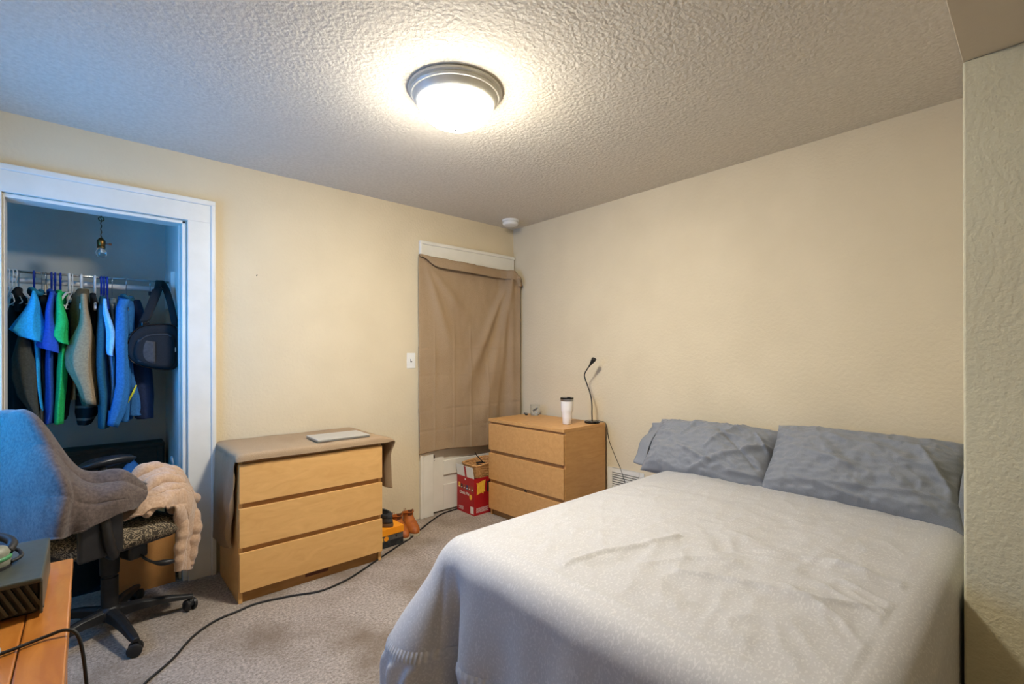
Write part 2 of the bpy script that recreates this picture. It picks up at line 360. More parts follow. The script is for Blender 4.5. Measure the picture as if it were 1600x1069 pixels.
# ------------------------------------------------------------------ dressers
def dresser(name, label, loc, rz, W, m, zt, zb, hgt, smat=None):
    # local: front faces -Y at y=0 (carcass), depth +Y, x 0..W
    t = thing(name, label, 'dresser', loc, rz)
    D = .46; sm = smat or m
    box('side_panel', (0, 0, 0), (.02, D, hgt - .024), sm, t); box('side_panel', (W - .02, 0, 0), (W, D, hgt - .024), sm, t)
    box('top_panel', (-.001, -.018, hgt - .024), (W + .001, D, hgt), m, t, .002)
    box('back_panel', (.02, D - .012, .02), (W - .02, D - .004, hgt - .024), 'maple_dark', t, 0)
    box('plinth', (.02, .012, 0), (W - .02, .03, zb + .02), 'maple_dark', t, 0)
    n = 3; gap = .028; dh = (zt - zb - 2 * gap) / 3
    for k in range(n):
        z = zb + k * (dh + gap)
        d = box('drawer', (.002, -.020, z), (W - .002, -.003, z + dh), m, t, .0015)
        dbx = MB().box((.03, -.003, z + .02), (W - .03, D - .04, z + .035)).box((.03, -.003, z + .035), (.045, D - .04, z + dh - .04)).box((W - .045, -.003, z + .035), (W - .03, D - .04, z + dh - .04))
        obj('drawer_box', dbx, 'maple_dark', d)
        box('rail', (.02, -.0025, z + dh - .010), (W - .02, .016, z + dh + gap + .010), 'maple_dark', t, 0)
    return t
D1 = dresser('dresser', 'pale maple three-drawer dresser covered with a tan cloth runner', (-2.378, -.5015, 0), 0, .80, 'maple', .728, .063, .772, 'maple')
d2l = Vector((-.4963, -1.0925, 0)); a2 = 0.0222
# second one faces -X: its local x axis points to -Y
D2 = dresser('dresser', 'oak-coloured three-drawer dresser with a bare top in the corner', (d2l.x - .806 * math.sin(a2), d2l.y + .806 * math.cos(a2), 0), a2 - PI / 2, .806, 'oak', .741, .052, .780, 'oak')

box('felt_tab', (.40, -.004, .262), (.425, .002, .276), 'black_matte', D2, 0)
box('plinth_dark_patch', (.34, .0105, .030), (.47, .0125, .052), 'boot_dark', D1, 0)  # thin dark patch drawn for a dark notch in the plinth
# cloth runner on the left dresser
ys = (-.015, -.15, -.29, -.41, -.485, -.527, -.536)
def row(x, zs, y_end=None, dxs=None):
    n = len(ys)
    return [(x + (dxs[i] if dxs else 0), (ys[i] if y_end is None else ys[0] + (ys[i] - ys[0]) * (y_end - ys[0]) / (ys[-1] - ys[0])), zs if not isinstance(zs, tuple) else zs[i]) for i in range(n)]
top = lambda d: tuple([.781 + d] * 4 + [.782 + d, .777 + d, .744 + d])
ctrl = [row(-2.400, (.225, .232, .24, .25, .262, .27, .275), -.415, (-.01, -.006, -.01, -.004, .008, .0, .012)),
        row(-2.404, .36, -.44, (-.004, 0, -.008, .004, -.012, .010, 0)), row(-2.404, .50, -.475, (0, -.003, 0, -.008, .010, -.010, .012)),
        row(-2.400, .62, -.495, (0, 0, -.004, 0, -.010, .008, .0)), row(-2.395, .735, -.512), row(-2.376, top(0), None),
        row(-2.25, top(.002)), row(-1.97, top(.001)), row(-1.70, top(.002)), row(-1.575, top(0)),
        row(-1.535, (.75, .75, .75, .752, .752, .750, .745), -.535, (0, 0, 0, 0, .012, .026, .036)), row(-1.534, .66, -.50, (0, .004, -.004, .006, .004, .018, .024)),
        row(-1.532, .55, -.495, (0, .006, 0, .010, .004, .022, .030)), row(-1.530, .440, -.495, (0, .004, 0, .010, .006, .026, .034))]
f = loft(ctrl)
def fcl(u, v):
    p = f(u, v); p.z += .0025 * fbm(p.x * 6, p.y * 6, p.z * 4); p.x += .003 * fbm(p.y * 14, p.z * 7, 3) * (1 if (u < .33 or u > .72) else 0); return p
tag(obj('cloth_runner', MB().grid(fcl, 130, 40), 'linen', smooth=True, solid=.003, off=1), 'tan fabric runner draped over the left dresser top', 'cloth')
# laptop
t = thing('laptop', 'closed thin silver laptop on the tan runner', 'laptop', (-1.805, -.385, .789), math.radians(-2))
box('base', (-.158, -.110, 0), (.158, .110, .008), 'steel', t, .003)
obj('lid', MB().box((-.158, -.110, .0085), (.158, .110, .0155)), 'silver', t, bevel=.003, seg=3)
obj('hinge', MB().tube([(-.10, .108, .009), (.10, .108, .009)], .004, 10), 'black_matte', t, smooth=True)

# ------------------------------------------------------------------ curtain
def curtain_pt(s, v):
    L = 1.145; a = s * L
    x = -1.032 + s * 1.005; k_ = sstep(.80, 1.0, s); y = -.040 - .082 * k_; nx, ny = -.45 * k_, -1 + .1 * k_
    zt = 2.085 - .028 * s - .05 * sstep(.93, 1.0, s); zb = .515 + .012 * math.sin(s * 7)
    z = lerp(zt, zb, v)
    h = z
    # drape folds radiating from the two pinned corners
    d = 0
    for ex, ez, wd, am in ((-.62, .95, .05, .030), (-.42, .60, .06, .034), (-.30, .52, .05, .026)):
        ax, az = -.10, 2.02; t_ = max(0, min(1, ((x - ax) * (ex - ax) + (z - az) * (ez - az)) / ((ex - ax) ** 2 + (ez - az) ** 2)))
        dd = math.hypot(x - ax - t_ * (ex - ax), z - az - t_ * (ez - az)); wv = wd * (.35 + t_)
        d += am * math.sin(PI * min(1, t_ * 1.05)) ** .6 * math.exp(-(dd / wv) ** 2) if 0 < t_ < 1 else 0
    for ex, ez, wd, am in ((-.70, 1.25, .05, .022), (-.52, 1.55, .05, .016)):
        ax, az = -.98, 2.05; t_ = max(0, min(1, ((x - ax) * (ex - ax) + (z - az) * (ez - az)) / ((ex - ax) ** 2 + (ez - az) ** 2)))
        dd = math.hypot(x - ax - t_ * (ex - ax), z - az - t_ * (ez - az))
        d += am * math.sin(PI * t_) * math.exp(-(dd / (wd * (.4 + t_))) ** 2)
    d += .014 * sstep(.80, .92, s) * math.sin(s * 70) * (1 - .6 * sstep(.3, 1, v)) * .5
    for xc in (-.885, -.70, -.53, -.35): d += .0035 * math.exp(-((x - xc) / .006) ** 2) * sstep(.25, .5, v)
    for zc in (1.36, 1.14, .86, .70): d -= .003 * math.exp(-((z - zc - .02 * (x + .6)) / .007) ** 2)
    d += .006 * fbm(x * 5, z * 3, 1) + .01 * sstep(.5, 1, v) * (.5 + .5 * math.sin(x * 9))
    d = max(d, -.004)
    return Vector((x + nx * d, y + ny * d, z))
ct = thing('curtain', 'tan cloth curtain pinned over the doorway with a folded-over top', 'curtain', (-.55, -.04, 0))
at(obj('panel', MB().grid(curtain_pt, 150, 170), 'linen', ct, smooth=True, solid=.003), (-.55, -.04, 0))
def flap(s, v):
    # folded-over strip along the top edge: leaves the top, bends forward and hangs
    p = curtain_pt(s, 0); q = curtain_pt(min(1, s + .002), 0); tg = (q - p); tg.z = 0
    if tg.length < 1e-6: tg = Vector((0, -1, 0))
    tg.normalize(); n = Vector((tg.y, -tg.x, 0))
    wd = .082 * (0.22 + .78 * sstep(0.01, .17, s)) + .012 * sstep(.9, 1, s); out = .022 + .026 * math.sin(PI * min(1, s * 1.1)) + .018 * sstep(.95, 1, s)
    o = p + n * (.004 + out * math.sin(PI / 2 * min(1, v * 2.2)) - .004 * v); o.z = p.z + .006 * math.sin(PI * min(1, v * 2)) - wd * sstep(0, 1, v) + .004 * fbm(s * 14, v)
    o += tg * .022 * sstep(.95, 1, s) * v
    return o
at(obj('folded_top', MB().grid(flap, 120, 12), 'linen', ct, smooth=True, solid=.003), (-.55, -.04, 0))

# ------------------------------------------------------------------ bed
BT = .60
t = thing('bed', 'double bed standing in the alcove against the right wall', 'bed', (-.98, -2.42, 0))
obj('mattress', MB().box((-.90, -.66, .31), (.95, .64, .555)), 'mattress', t, bevel=.05, seg=4)
obj('box_spring', MB().box((-.88, -.64, .08), (.95, .62, .30)), 'mattress', t, bevel=.02, seg=3)
for sx in (-.82, .88):
    for sy in (-.58, .56): obj('leg', MB().lathe([(.025, 0), (.03, .08)], (sx, sy, 0), 12), 'black_matte', t)
WR = [([(-1.812, -2.264), (-1.649, -2.293), (-1.506, -2.352), (-1.332, -2.402)], .020, .016), ([(-1.619, -2.056), (-1.445, -2.197)], .016, .007),
      ([(-1.596, -2.549), (-1.551, -2.629), (-1.503, -2.741), (-1.472, -2.866), (-1.355, -3.016)], .018, .014),
      ([(-1.152, -2.863), (-1.124, -3.006), (-1.183, -3.128)], .016, .012), ([(-1.13, -2.503), (-1.147, -2.603)], .014, .006),
      ([(-1.222, -2.654), (-1.141, -2.843), (-1.149, -3.01), (-1.261, -3.123)], .016, .011), ([(-1.627, -2.431), (-1.46, -2.52), (-1.374, -2.631)], .020, .008),
      ([(-1.317, -2.935), (-1.388, -3.049), (-1.543, -3.121)], .014, .012), ([(-1.35, -2.88), (-1.407, -3.012), (-1.575, -3.091)], .014, .012),
      ([(-1.26, -2.90), (-1.30, -3.02), (-1.42, -3.12)], .014, .010), ([(-1.761, -2.027), (-1.621, -2.155)], .018, .006),
      ([(-1.44, -2.80), (-1.50, -2.95), (-1.66, -3.07)], .016, .010), ([(-1.30, -2.60), (-1.25, -2.75), (-1.22, -2.9)], .014, .007)]
XE, YFAR, YNEAR, RAD = -1.965, -1.715, -3.128, .10
cu0, cu1 = -.08, XE + RAD            # flat top limits along x
cf, cn = YFAR - RAD, YNEAR + RAD
LU, LV = cu0 - cu1, cf - cn
DROP = .575 + RAD * PI / 2 - RAD
def prof(h):
    # distance along the cloth below the flat edge -> (outward, down)
    q = RAD * PI / 2
    if h < q: th = h / RAD; return RAD * math.sin(th), RAD * (1 - math.cos(th))
    return RAD, RAD + (h - q)
def duvet_pt(u, v):
    # u: cloth distance from head towards foot; v: from near side (negative skirt) to far side
    du = max(0, u - LU); dn = max(0, -v); df = max(0, v - LV)
    x = cu0 - min(u, LU); y = cn + min(max(v, 0), LV)
    dv = max(dn, df); h = max(du, dv)
    if h <= 0:
        z = BT + .010 * fbm(x * 2.2, y * 2.2) + .005 * fbm(x * 9, y * 7, 2) + .0045 * (1 - abs(fbm(x * 5 + y * 2, y * 9 - x * 3, 7, 2))) ** 4
        z += .018 * math.sin(PI * min(1, max(0, (v / LV)))) * sstep(0, .3, (u / LU))
        for pl_, wd, am in WR:
            z += am * (.62 * ridge(x, y, pl_, wd * .5) + .38 * ridge(x, y, pl_, wd * 1.9))
        e = min(LU - u, v, LV - v) / .12
        z = BT + (z - BT) * (.35 + .65 * sstep(0, 1, e))
        return Vector((x, y, z))
    ox, dz = prof(h)
    if du > 0 and dv > 0:
        ang = (PI / 4) * (dv / du) if du >= dv else PI / 2 - (PI / 4) * (du / dv)
    else: ang = 0 if du > 0 else PI / 2
    sgn = 1 if df > 0 else -1
    nx, ny = -math.cos(ang), sgn * math.sin(ang)
    k = sstep(.06, .55, h)
    out = ox
    if df > 0 or (du > 0 and v > LV * .45):
        # flare of the far foot corner, with a deep crease just on the foot side
        if du > 0 and df > 0: out += k * (.17 * math.sin(ang * 2) ** .7 + .06)
        elif df > 0: out += k * (.07 * math.exp(-((LU - u) / .5) ** 2) + .014 * math.sin((LU - u) * 16) + .012)
        if du > 0 and df == 0:
            s = LV - v
            out += k * (.05 * math.exp(-(s / .03) ** 2) - .085 * math.exp(-((s - .060) / .026) ** 2) * sstep(.04, .25, h) + .03 * math.exp(-((s - .15) / .06) ** 2))
    if du > 0 and df == 0:
        s = LV - v
        out += k * (.016 * math.sin(s * 13 + .6 * math.sin(s * 5)) + .009 * math.sin(s * 31 + 1) + .02) * sstep(.02, .2, s)
        out += .006 * fbm(s * 7, h * 5, 4) * k
    band = DROP - .17
    out += .002 * math.exp(-((h - band) / .012) ** 2) - .002 * math.exp(-((h - band - .03) / .01) ** 2)
    if h > band: out += .010 * sstep(band, band + .05, h) * math.sin((u - v) * 40)
    if dn > 0: out = min(out, RAD - .0)
    z = BT - dz * (1.0 if dz < .58 else 1)
    z = max(z, .008 + .004 * math.sin((u + v) * 50))
    z += .35 * (BT - z) * 0
    return Vector((x + nx * out, y + ny * out, z))
NU, NVs = 190, 150
UU = [LU + DROP if i == NU else i / NU * (LU + DROP) for i in range(NU + 1)]
mb = MB().grid(lambda a, b: duvet_pt(a * (LU + DROP), -DROP + b * (LV + 2 * DROP)), 290, 300)
dv = tag(obj('duvet', mb, 'duvet', smooth=True), 'grey fleck-patterned duvet spread over the bed and hanging to the floor', 'duvet')
# stitched hem band running round the hanging edge
def bandstrip(hc, wdt):
    L1, L2, L3 = LV, 2 * hc, LU * .9; LT = L1 + L2 + L3
    def path(q, h):
        d = q * LT
        if d < L1: return LU + h, d
        d -= L1
        if d < hc: return LU + h, LV + d / hc * h
        if d < 2 * hc: return LU + h * (2 - d / hc), LV + h
        return LU - (d - 2 * hc), LV + h
    def fn(a, b):
        h = hc + (b - .5) * wdt; u, v = path(a, h); p = duvet_pt(u, v)
        q = duvet_pt(*path(min(1, a + .002), h)); q0 = duvet_pt(*path(max(0, a - .002), h)); t_ = (q - q0); n = Vector((-t_.y, t_.x, 0)).normalized()
        return p + n * (.0012 * (1 - abs(2 * b - 1) ** 4) + .0012 + .0012 * math.sin(a * 900))
    return MB().grid(fn, 900, 4)
obj('hem_band', bandstrip(DROP - .175, .040), 'seam', dv, smooth=True)

def pillow(name, label, c, ly, lh, th, lean, rz, seed, folds, hem_side):
    t = thing(name, label, 'pillow', c, rz, 'grey pillows at the head of the bed')
    rot = Matrix.Rotation(lean, 4, 'Y')     # local: x = thickness, y = length, z = height
    def side(sg):
        def fn(a, b):
            p, q = a * 2 - 1, b * 2 - 1
            pinch = 1 - .06 * (1 - abs(p)) * 0
            Y = p * ly / 2 * (1 - .045 * (1 - (q * q)) * (abs(p) ** 4) * -0 - .04 * (1 - abs(q) ** 2) * 0)
            Y = p * ly / 2 * (1 - .05 * (1 - q * q) * abs(p) ** 3)
            Z = q * lh / 2 * (1 - .07 * (1 - p * p) * abs(q) ** 3 * .5)
            e = max(0, (1 - abs(p) ** 3.2)) ** .55 * max(0, (1 - abs(q) ** 2.6)) ** .6
            T = th / 2 * e * (1 + .12 * fbm(p * 1.6 + seed, q * 1.4, seed))
            wr = .012 * fbm(p * 4 + seed * 3, q * 5, seed) + .007 * fbm(p * 9, q * 10, seed + 5) + .009 * (1 - abs(fbm(p * 2.6 + q * 1.2 + seed, q * 2.4 - p * 1.4, seed + 9, 2))) ** 5
            for (p0, q0, p1, q1, wd, am) in folds: wr += am * (.9 * ridge(p * 1.6, q, [(p0 * 1.6, q0), (p1 * 1.6, q1)], wd * .5) + .6 * ridge(p * 1.6, q, [(p0 * 1.6, q0), (p1 * 1.6, q1)], wd))
            T += wr * min(1, e * 2.2)
            return rot @ Vector((sg * T, Y, Z))
        return fn
    m = MB().grid(side(-1), 110, 72); m.grid(side(1), 110, 72)
    b = obj('body', m, 'pillow', t, smooth=True)
    # open hem of the pillowcase at one end
    def hem(a, bb):
        ang = a * 2 * PI; q = math.cos(ang); s = math.sin(ang)
        yy = hem_side * (ly / 2 * .93 + bb * .075)
        flat = .045 * (1 - .35 * bb) + .01 * math.sin(ang * 3 + 1)
        return rot @ Vector((s * flat + .012 * math.sin(ang * 5) * bb, yy + .012 * math.sin(ang * 2) * bb, q * lh / 2 * (.86 - .05 * bb + .05 * math.sin(ang * 4) * bb)))
    obj('case_hem', MB().grid(hem, 60, 8), 'pillow', t, smooth=True, solid=.003)
    return t
pillow('pillow', 'grey pillow nearest the corner dresser, leaning on the wall', (-.215, -1.975, .715), .76, .40, .25, math.radians(42), math.radians(1), 1.3,
       [(-.9, .2, .1, -.9, .12, .018), (-.5, .9, -.1, -.2, .08, .012), (-.85, -.5, -.2, .5, .07, -.012), (-.2, -.6, .4, -.2, .07, .014), (-.95, -.7, -.5, -.75, .08, .016), (.2, .9, .35, .2, .06, .010), (-.7, .6, -.95, .1, .05, .012)], 1)
pillow('pillow', 'larger grey pillow beside the partition, its case gaping at the end', (-.225, -2.710, .735), .80, .43, .27, math.radians(40), math.radians(-2), 4.1,
       [(-.8, -.5, .9, -.75, .07, .010), (.8, .2, -.2, -.3, .1, .010), (-.6, .5, -.9, -.3, .08, .014), (-.2, -.85, .6, -.6, .05, .008)], -1)

# ------------------------------------------------------------------ things on the right dresser
ZT = .780
t = thing('tumbler', 'white stainless travel tumbler with a dark clear lid', 'tumbler', (-.300, -.932, ZT))
obj('body', MB().lathe([(.0001, 0), (.030, 0), (.033, .003), (.036, .06), (.0385, .088), (.043, .098), (.045, .11), (.0475, .172)], n=40), 'white_enamel', t, smooth=True, angle=50)
obj('steel_rim', MB().lathe([(.0474, .172), (.0485, .174), (.0490, .188), (.047, .190)], n=40), 'steel', t, smooth=True, angle=40)
l = obj('lid', MB().lathe([(.044, .186), (.0495, .189), (.050, .196), (.047, .199), (.0001, .198)], n=40), 'black_gloss', t, smooth=True, angle=40)
box('slider', (-.008, -.030, .198), (.008, -.005, .202), 'black_matte', l)
t = thing('desk_lamp', 'slim black gooseneck lamp on the corner dresser top', 'lamp', (-.115, -1.020, ZT))
obj('base', MB().lathe([(.0001, 0), (.056, 0), (.058, .004), (.057, .012), (.050, .018), (.0001, .019)], n=28), 'black_gloss', t, smooth=True, angle=35)
mb = MB()
for k in range(10):
    a = k / 10 * 2 * PI; c_, s_ = math.cos(a), math.sin(a)
    mb.box((c_ * .055 - .006, s_ * .055 - .006, .0135), (c_ * .055 + .006, s_ * .055 + .006, .0165), Matrix.Rotation(a, 3, 'Z'))
obj('trim_ring', mb, 'steel', t)
nk = [(0, 0, .015), (0, .002, .07), (.0, .002, .13), (.0, .008, .185), (.0, .028, .245), (.0, .053, .30), (.0, .072, .345), (0, .072, .37), (0, .052, .40), (0, .022, .435)]
obj('gooseneck', MB().tube(curve(nk, 50), .0048, 10), 'black_matte', t, smooth=True)
obj('lamp_head', MB().tube([(0, .026, .43), (0, .016, .442), (-.0, .004, .456), (-.0, -.012, .474), (-.002, -.022, .486)], [.006, .008, .012, .017, .018], 18), 'black_matte', t, smooth=True, angle=50)
tag(obj('lamp_cord', MB().tube(curve([(-.058, -1.03, ZT + .004), (-.028, -1.075, ZT - .0), (-.016, -1.088, .70), (-.012, -1.105, .63), (-.010, -1.155, .53), (-.012, -1.225, .40), (-.012, -1.26, .25), (-.02, -1.27, .05)], 60), .0022, 6), 'black_matte', smooth=True),
    'thin dark lamp cord hanging down the wall beside the vent', 'cord')
t = thing('drinking_glass', 'clear straight-sided drinking glass printed with dark script', 'glass', (-.110, -.395, ZT))
obj('body', MB().lathe([(.0001, 0), (.036, 0), (.038, .004), (.040, .092), (.038, .092), (.036, .010), (.0001, .009)], n=36), 'glass', t, smooth=True, angle=50)
pr_ = []
for k in range(46):
    q = k / 45; th = math.radians(200 + 62 * q); r = .0405
    pr_.append((r * math.cos(th), r * math.sin(th), .040 + .026 * q + .010 * math.sin(q * 38) * (1 if q < .85 else .4)))
obj('print', MB().tube(pr_, .0014, 5), 'print_dark', t)
t = thing('small_gadget', 'small flat black object lying beside the drinking glass', 'gadget', (-.14, -.315, ZT), .9)
box('body', (-.05, -.012, 0), (.05, .012, .011), 'black_matte', t, .003)
box('clip', (-.03, -.004, .011), (.04, .004, .013), 'steel', t, .0005)
# ------------------------------------------------------------------ red snack box and basket
bx0, bx1, by0, by1, bh = -.652, -.395, -.250, -.012, .297
t = thing('snack_box', 'red cardboard snack carton with Classic Mix print by the door', 'box', (bx0, by0, 0))
mb = MB(); th_ = .004; X, Y = bx1 - bx0, by1 - by0
mb.box((0, 0, 0), (X, Y, .004)).box((0, 0, .004), (th_, Y, bh)).box((X - th_, 0, .004), (X, Y, bh)).box((th_, 0, .004), (X - th_, th_, bh)).box((th_, Y - th_, .004), (X - th_, Y, bh))
obj('carton', mb, 'red_card', t)
fr = Matrix.Rotation(math.radians(-9), 3, 'Y')
fl = obj('flap', MB().box((0, .004, bh), (.003, Y - .004, bh + .092), fr, (0, 0, bh)), 'print_white', t)
obj('flap_stripe', MB().box((-.0008, Y * .42, bh), (.0, Y * .52, bh + .092), fr, (0, 0, bh)), 'red_card', fl)
# printed front (faces -X)
def pface(name, ya, yb, za, zb, m, d=.0007): return box(name, (-d, ya, za), (0, yb, zb), m, t, 0)
cols = ('print_yellow', 'print_dark', 'print_brown', 'print_blue', 'print_brown', 'print_brown')
for k in range(6):
    yc = Y * (.86 - k * .150); hh = .040 if k == 0 else .034
    mb = MB().poly([(-.0012, yc - .014, .198 - k * .002), (-.0012, yc + .014, .198 - k * .002), (-.0012, yc + .011, .198 + hh), (-.0012, yc - .011, .198 + hh)], .001, (1, 0, 0))
    o = obj('printed_packet', mb, cols[k], t)
    obj('packet_window', MB().poly([(-.0016, yc + .006 * math.cos(q), .205 + .006 * math.sin(q)) for q in [i / 8 * 2 * PI for i in range(8)]], .0006, (1, 0, 0)), 'print_white', o)
obj('badge', MB().poly([(-.0012, Y * .20 + .017 * math.cos(q), .142 + .021 * math.sin(q)) for q in [i / 16 * 2 * PI for i in range(16)]], .001, (1, 0, 0)), 'print_yellow', t)
pface('label_patch', Y * .04, Y * .22, .012, .068, 'print_white')
pface('logo_mark', Y * .48, Y * .54, bh - .028, bh - .014, 'print_white')
for k in range(4): pface('fine_print', Y * .62, Y * (.90 - .04 * (k % 2)), .020 + k * .008, .0225 + k * .008, 'print_white')
def text(name, s, size, loc, rot, mat, parent, sx=1.0):
    cv = bpy.data.curves.new(name, 'FONT'); cv.body = s; cv.size = size; cv.extrude = .0003; cv.resolution_u = 2
    o = bpy.data.objects.new(name, cv); COL.objects.link(o); o.parent = parent; o.location = loc; o.rotation_euler = rot; o.scale = (sx, 1, 1)
    cv.materials.append(MATS[mat])
    me = bpy.data.meshes.new_from_object(o); o2 = bpy.data.objects.new(name, me); COL.objects.link(o2); o2.parent = parent; o2.location = loc; o2.rotation_euler = rot; o2.scale = (sx, 1, 1)
    bpy.data.objects.remove(o); bpy.data.curves.remove(cv); return o2
text('lettering', 'Classic Mix', .036, (-.0012, Y * .84, .150), (PI / 2, 0, -PI / 2), 'print_white', t, .82)
# right face (faces -Y): chip bag print
bag = [(.055, .165), (.06, .24), (.052, .262), (.075, .258), (.10, .268), (.145, .275), (.140, .25), (.135, .20), (.142, .178), (.125, .182), (.12, .162), (.108, .178)]
obj('printed_bag', MB().poly([(p[0] - .03, -.0012, p[1]) for p in bag], .001, (0, 1, 0)), 'print_yellow', t)
obj('printed_bag', MB().poly([(p[0] * .8 + .085, -.0010, p[1] * .9 + .025) for p in bag], .0008, (0, 1, 0)), 'print_dark', t)
for k in range(5): box('fine_print', (.02, -.0008, .022 + k * .008), (.145 - .01 * (k % 2), 0, .0245 + k * .008), 'print_white', t, 0)
# wicker basket
t = thing('wicker_basket', 'small tapered wicker basket sitting in the red carton', 'basket', (-.485, -.125, .285))
def ring(z, ax, ay, n=40, wob=0, rise=0):
    r = []
    for i in range(n):
        a = 2 * PI * i / n; c_, s_ = math.cos(a), math.sin(a); e = .34
        xx = ax * math.copysign(abs(c_) ** e, c_); yy = ay * math.copysign(abs(s_) ** e, s_)
        r.append((xx, yy, z + rise * (xx / ax) + wob * math.sin(i * PI)))
    return r
for k in range(11):
    q = k / 10; rr = ring(.004 + .105 * q, lerp(.105, .130, q), lerp(.083, .106, q), 56, 0, .012 * q)
    rr = [(p[0] * (1 + .016 * (1 if (i + k) % 2 else -1)), p[1] * (1 + .016 * (1 if (i + k) % 2 else -1)), p[2]) for i, p in enumerate(rr)]
    obj('weave', MB().tube(rr + [rr[0]], .0058, 6), 'wicker', t, smooth=True)
for i in range(28):
    a = 2 * PI * i / 28; e = .34; c_, s_ = math.cos(a), math.sin(a); px, py = math.copysign(abs(c_) ** e, c_), math.copysign(abs(s_) ** e, s_)
    obj('stake', MB().tube([(px * .105, py * .083, 0), (px * .130, py * .106, .112 + .012 * px)], .0032, 5), 'wicker', t)
rr = ring(.115, .133, .109, 60, 0, .012)
obj('rim', MB().tube([(p[0] + .004 * math.sin(i * 1.7), p[1] + .004 * math.cos(i * 1.7), p[2]) for i, p in enumerate(rr)] + [rr[0]], .0075, 8), 'wicker', t, smooth=True)
obj('bottom', MB().loop_loft([ring(.002, .10, .08), ring(.006, .10, .08)]), 'wicker', t)
t = thing('cable_bundle', 'coiled black cable poking out of the wicker basket', 'cable', (-.49, -.13, .33))
obj('coil', MB().tube(curve([(.04 * math.cos(a), .03 * math.sin(a), .01 + .0022 * i) for i, a in enumerate([k * .7 for k in range(24)])], 100), .006, 7), 'black_matte', t, smooth=True)
obj('loose_end', MB().tube(curve([(.02, 0, .06), (-.01, .02, .10), (-.03, .035, .13), (-.038, .03, .145)], 16), .0045, 7), 'black_matte', t, smooth=True)

# ------------------------------------------------------------------ footwear by the left dresser
t = thing('shoe_box', 'orange-lidded dark shoe box on the carpet beside the left dresser', 'box', (-1.455, -.215, 0), math.radians(2))
box('body', (-.110, -.140, 0), (.108, .140, .095), 'box_grey', t, .002)
box('lid', (-.113, -.144, .082), (.112, .144, .128), 'box_orange', t, .002)
box('dark_band', (-.1105, -.1408, .002), (.1085, -.139, .046), 'box_black', t, 0)
obj('round_logo', MB().poly([(-.020 + .017 * math.cos(q), -.1412, .062 + .017 * math.sin(q)) for q in [i / 16 * 2 * PI for i in range(16)]], .001, (0, 1, 0)), 'box_orange', t)
box('yellow_label', (-.064, -.1412, .048), (-.042, -.1400, .074), 'print_yellow', t, 0)
obj('finger_hole', MB().poly([(.055 + .006 * math.cos(q), -.1412, .066 + .008 * math.sin(q)) for q in [i / 12 * 2 * PI for i in range(12)]], .001, (0, 1, 0)), 'black_matte', t)
def slice_(z, yc, ly, wx, n=28, toe=.0, tilt=0):
    r = []; wx *= 1.2
    for i in range(n):
        a = 2 * PI * i / n; s_ = math.sin(a); c_ = math.cos(a)
        y = yc + ly * s_; w = wx * (1 - .16 * max(0, -s_) + toe * max(0, s_))
        r.append((w * c_, y, z + tilt * s_))
    return r
def boot(label, loc, rz, grp):
    t = thing('boot', label, 'boot', loc, rz, grp); t.scale = (.84, .82, .82)     # heel at -Y, toe at +Y
    obj('sole', MB().loop_loft([slice_(0, .135, .148, .049, toe=.10), slice_(.010, .135, .152, .052, toe=.10), slice_(.024, .135, .151, .051, toe=.10)]), 'sole_cream', t, smooth=True, angle=40)
    up = [slice_(.022, .135, .146, .048, toe=.1), slice_(.040, .135, .146, .049, toe=.1), slice_(.060, .130, .138, .048, toe=.06), slice_(.082, .115, .120, .044), slice_(.102, .088, .092, .040), slice_(.120, .072, .074, .037),
          slice_(.140, .064, .064, .038, tilt=.004), slice_(.158, .066, .067, .040, tilt=.012), slice_(.170, .066, .068, .041, tilt=.020), slice_(.172, .066, .062, .036, tilt=.020), slice_(.150, .066, .060, .036), slice_(.10, .08, .06, .034)]
    obj('upper', MB().loop_loft(up, cap1=True), 'boot_leather', t, smooth=True)
    obj('lining', MB().loop_loft([slice_(.170, .066, .0615, .0355, tilt=.020), slice_(.152, .066, .0580, .033), slice_(.104, .078, .058, .033)], cap0=False), 'boot_dark', t, smooth=True)
    obj('padded_collar', MB().tube([(p[0], p[1], p[2]) for p in slice_(.156, .066, .066, .0395, tilt=.014)] + [slice_(.156, .066, .066, .0395, tilt=.014)[0]], .0055, 8), 'boot_leather', t, smooth=True)
    obj('pull_loop', MB().tube([(-.008, .001, .132), (-.007, -.007, .168), (.007, -.007, .168), (.008, .001, .132)], .003, 6), 'boot_dark', t, smooth=True)
    obj('tongue', MB().grid(lambda a, b: Vector(((a - .5) * .05, .128 + .012 * b - .015 * (2 * a - 1) ** 2, .12 + .075 * b)), 8, 6), 'boot_dark', t, smooth=True, solid=.004)
    obj('heel_patch', MB().box((-.016, -.0085, .118), (.016, -.003, .142)), 'boot_dark', t, bevel=.002)
    return t
boot('tan leather work boot nearer the orange shoe box', (-1.285, -.105, 0), math.radians(175), 'tan work boots beside the dresser')
boot('tan leather work boot standing next to the door casing', (-1.180, -.085, 0), math.radians(172), 'tan work boots beside the dresser')
t = thing('sneaker', 'dark grey low shoe sitting on the orange shoe box', 'shoe', (-1.425, -.335, .128), math.radians(22))
obj('sole', MB().loop_loft([slice_(0, .125, .138, .044, toe=.1), slice_(.012, .125, .141, .047, toe=.1), slice_(.026, .125, .140, .046, toe=.1)]), 'sole_brown', t, smooth=True, angle=40)
obj('upper', MB().loop_loft([slice_(.024, .125, .136, .045, toe=.1), slice_(.040, .125, .136, .046, toe=.1), slice_(.056, .115, .122, .044), slice_(.070, .090, .095, .041), slice_(.084, .072, .076, .040, tilt=.004), slice_(.092, .070, .074, .040, tilt=.012), slice_(.090, .070, .066, .034, tilt=.012), slice_(.060, .080, .062, .032)], cap1=True), 'shoe_grey', t, smooth=True)
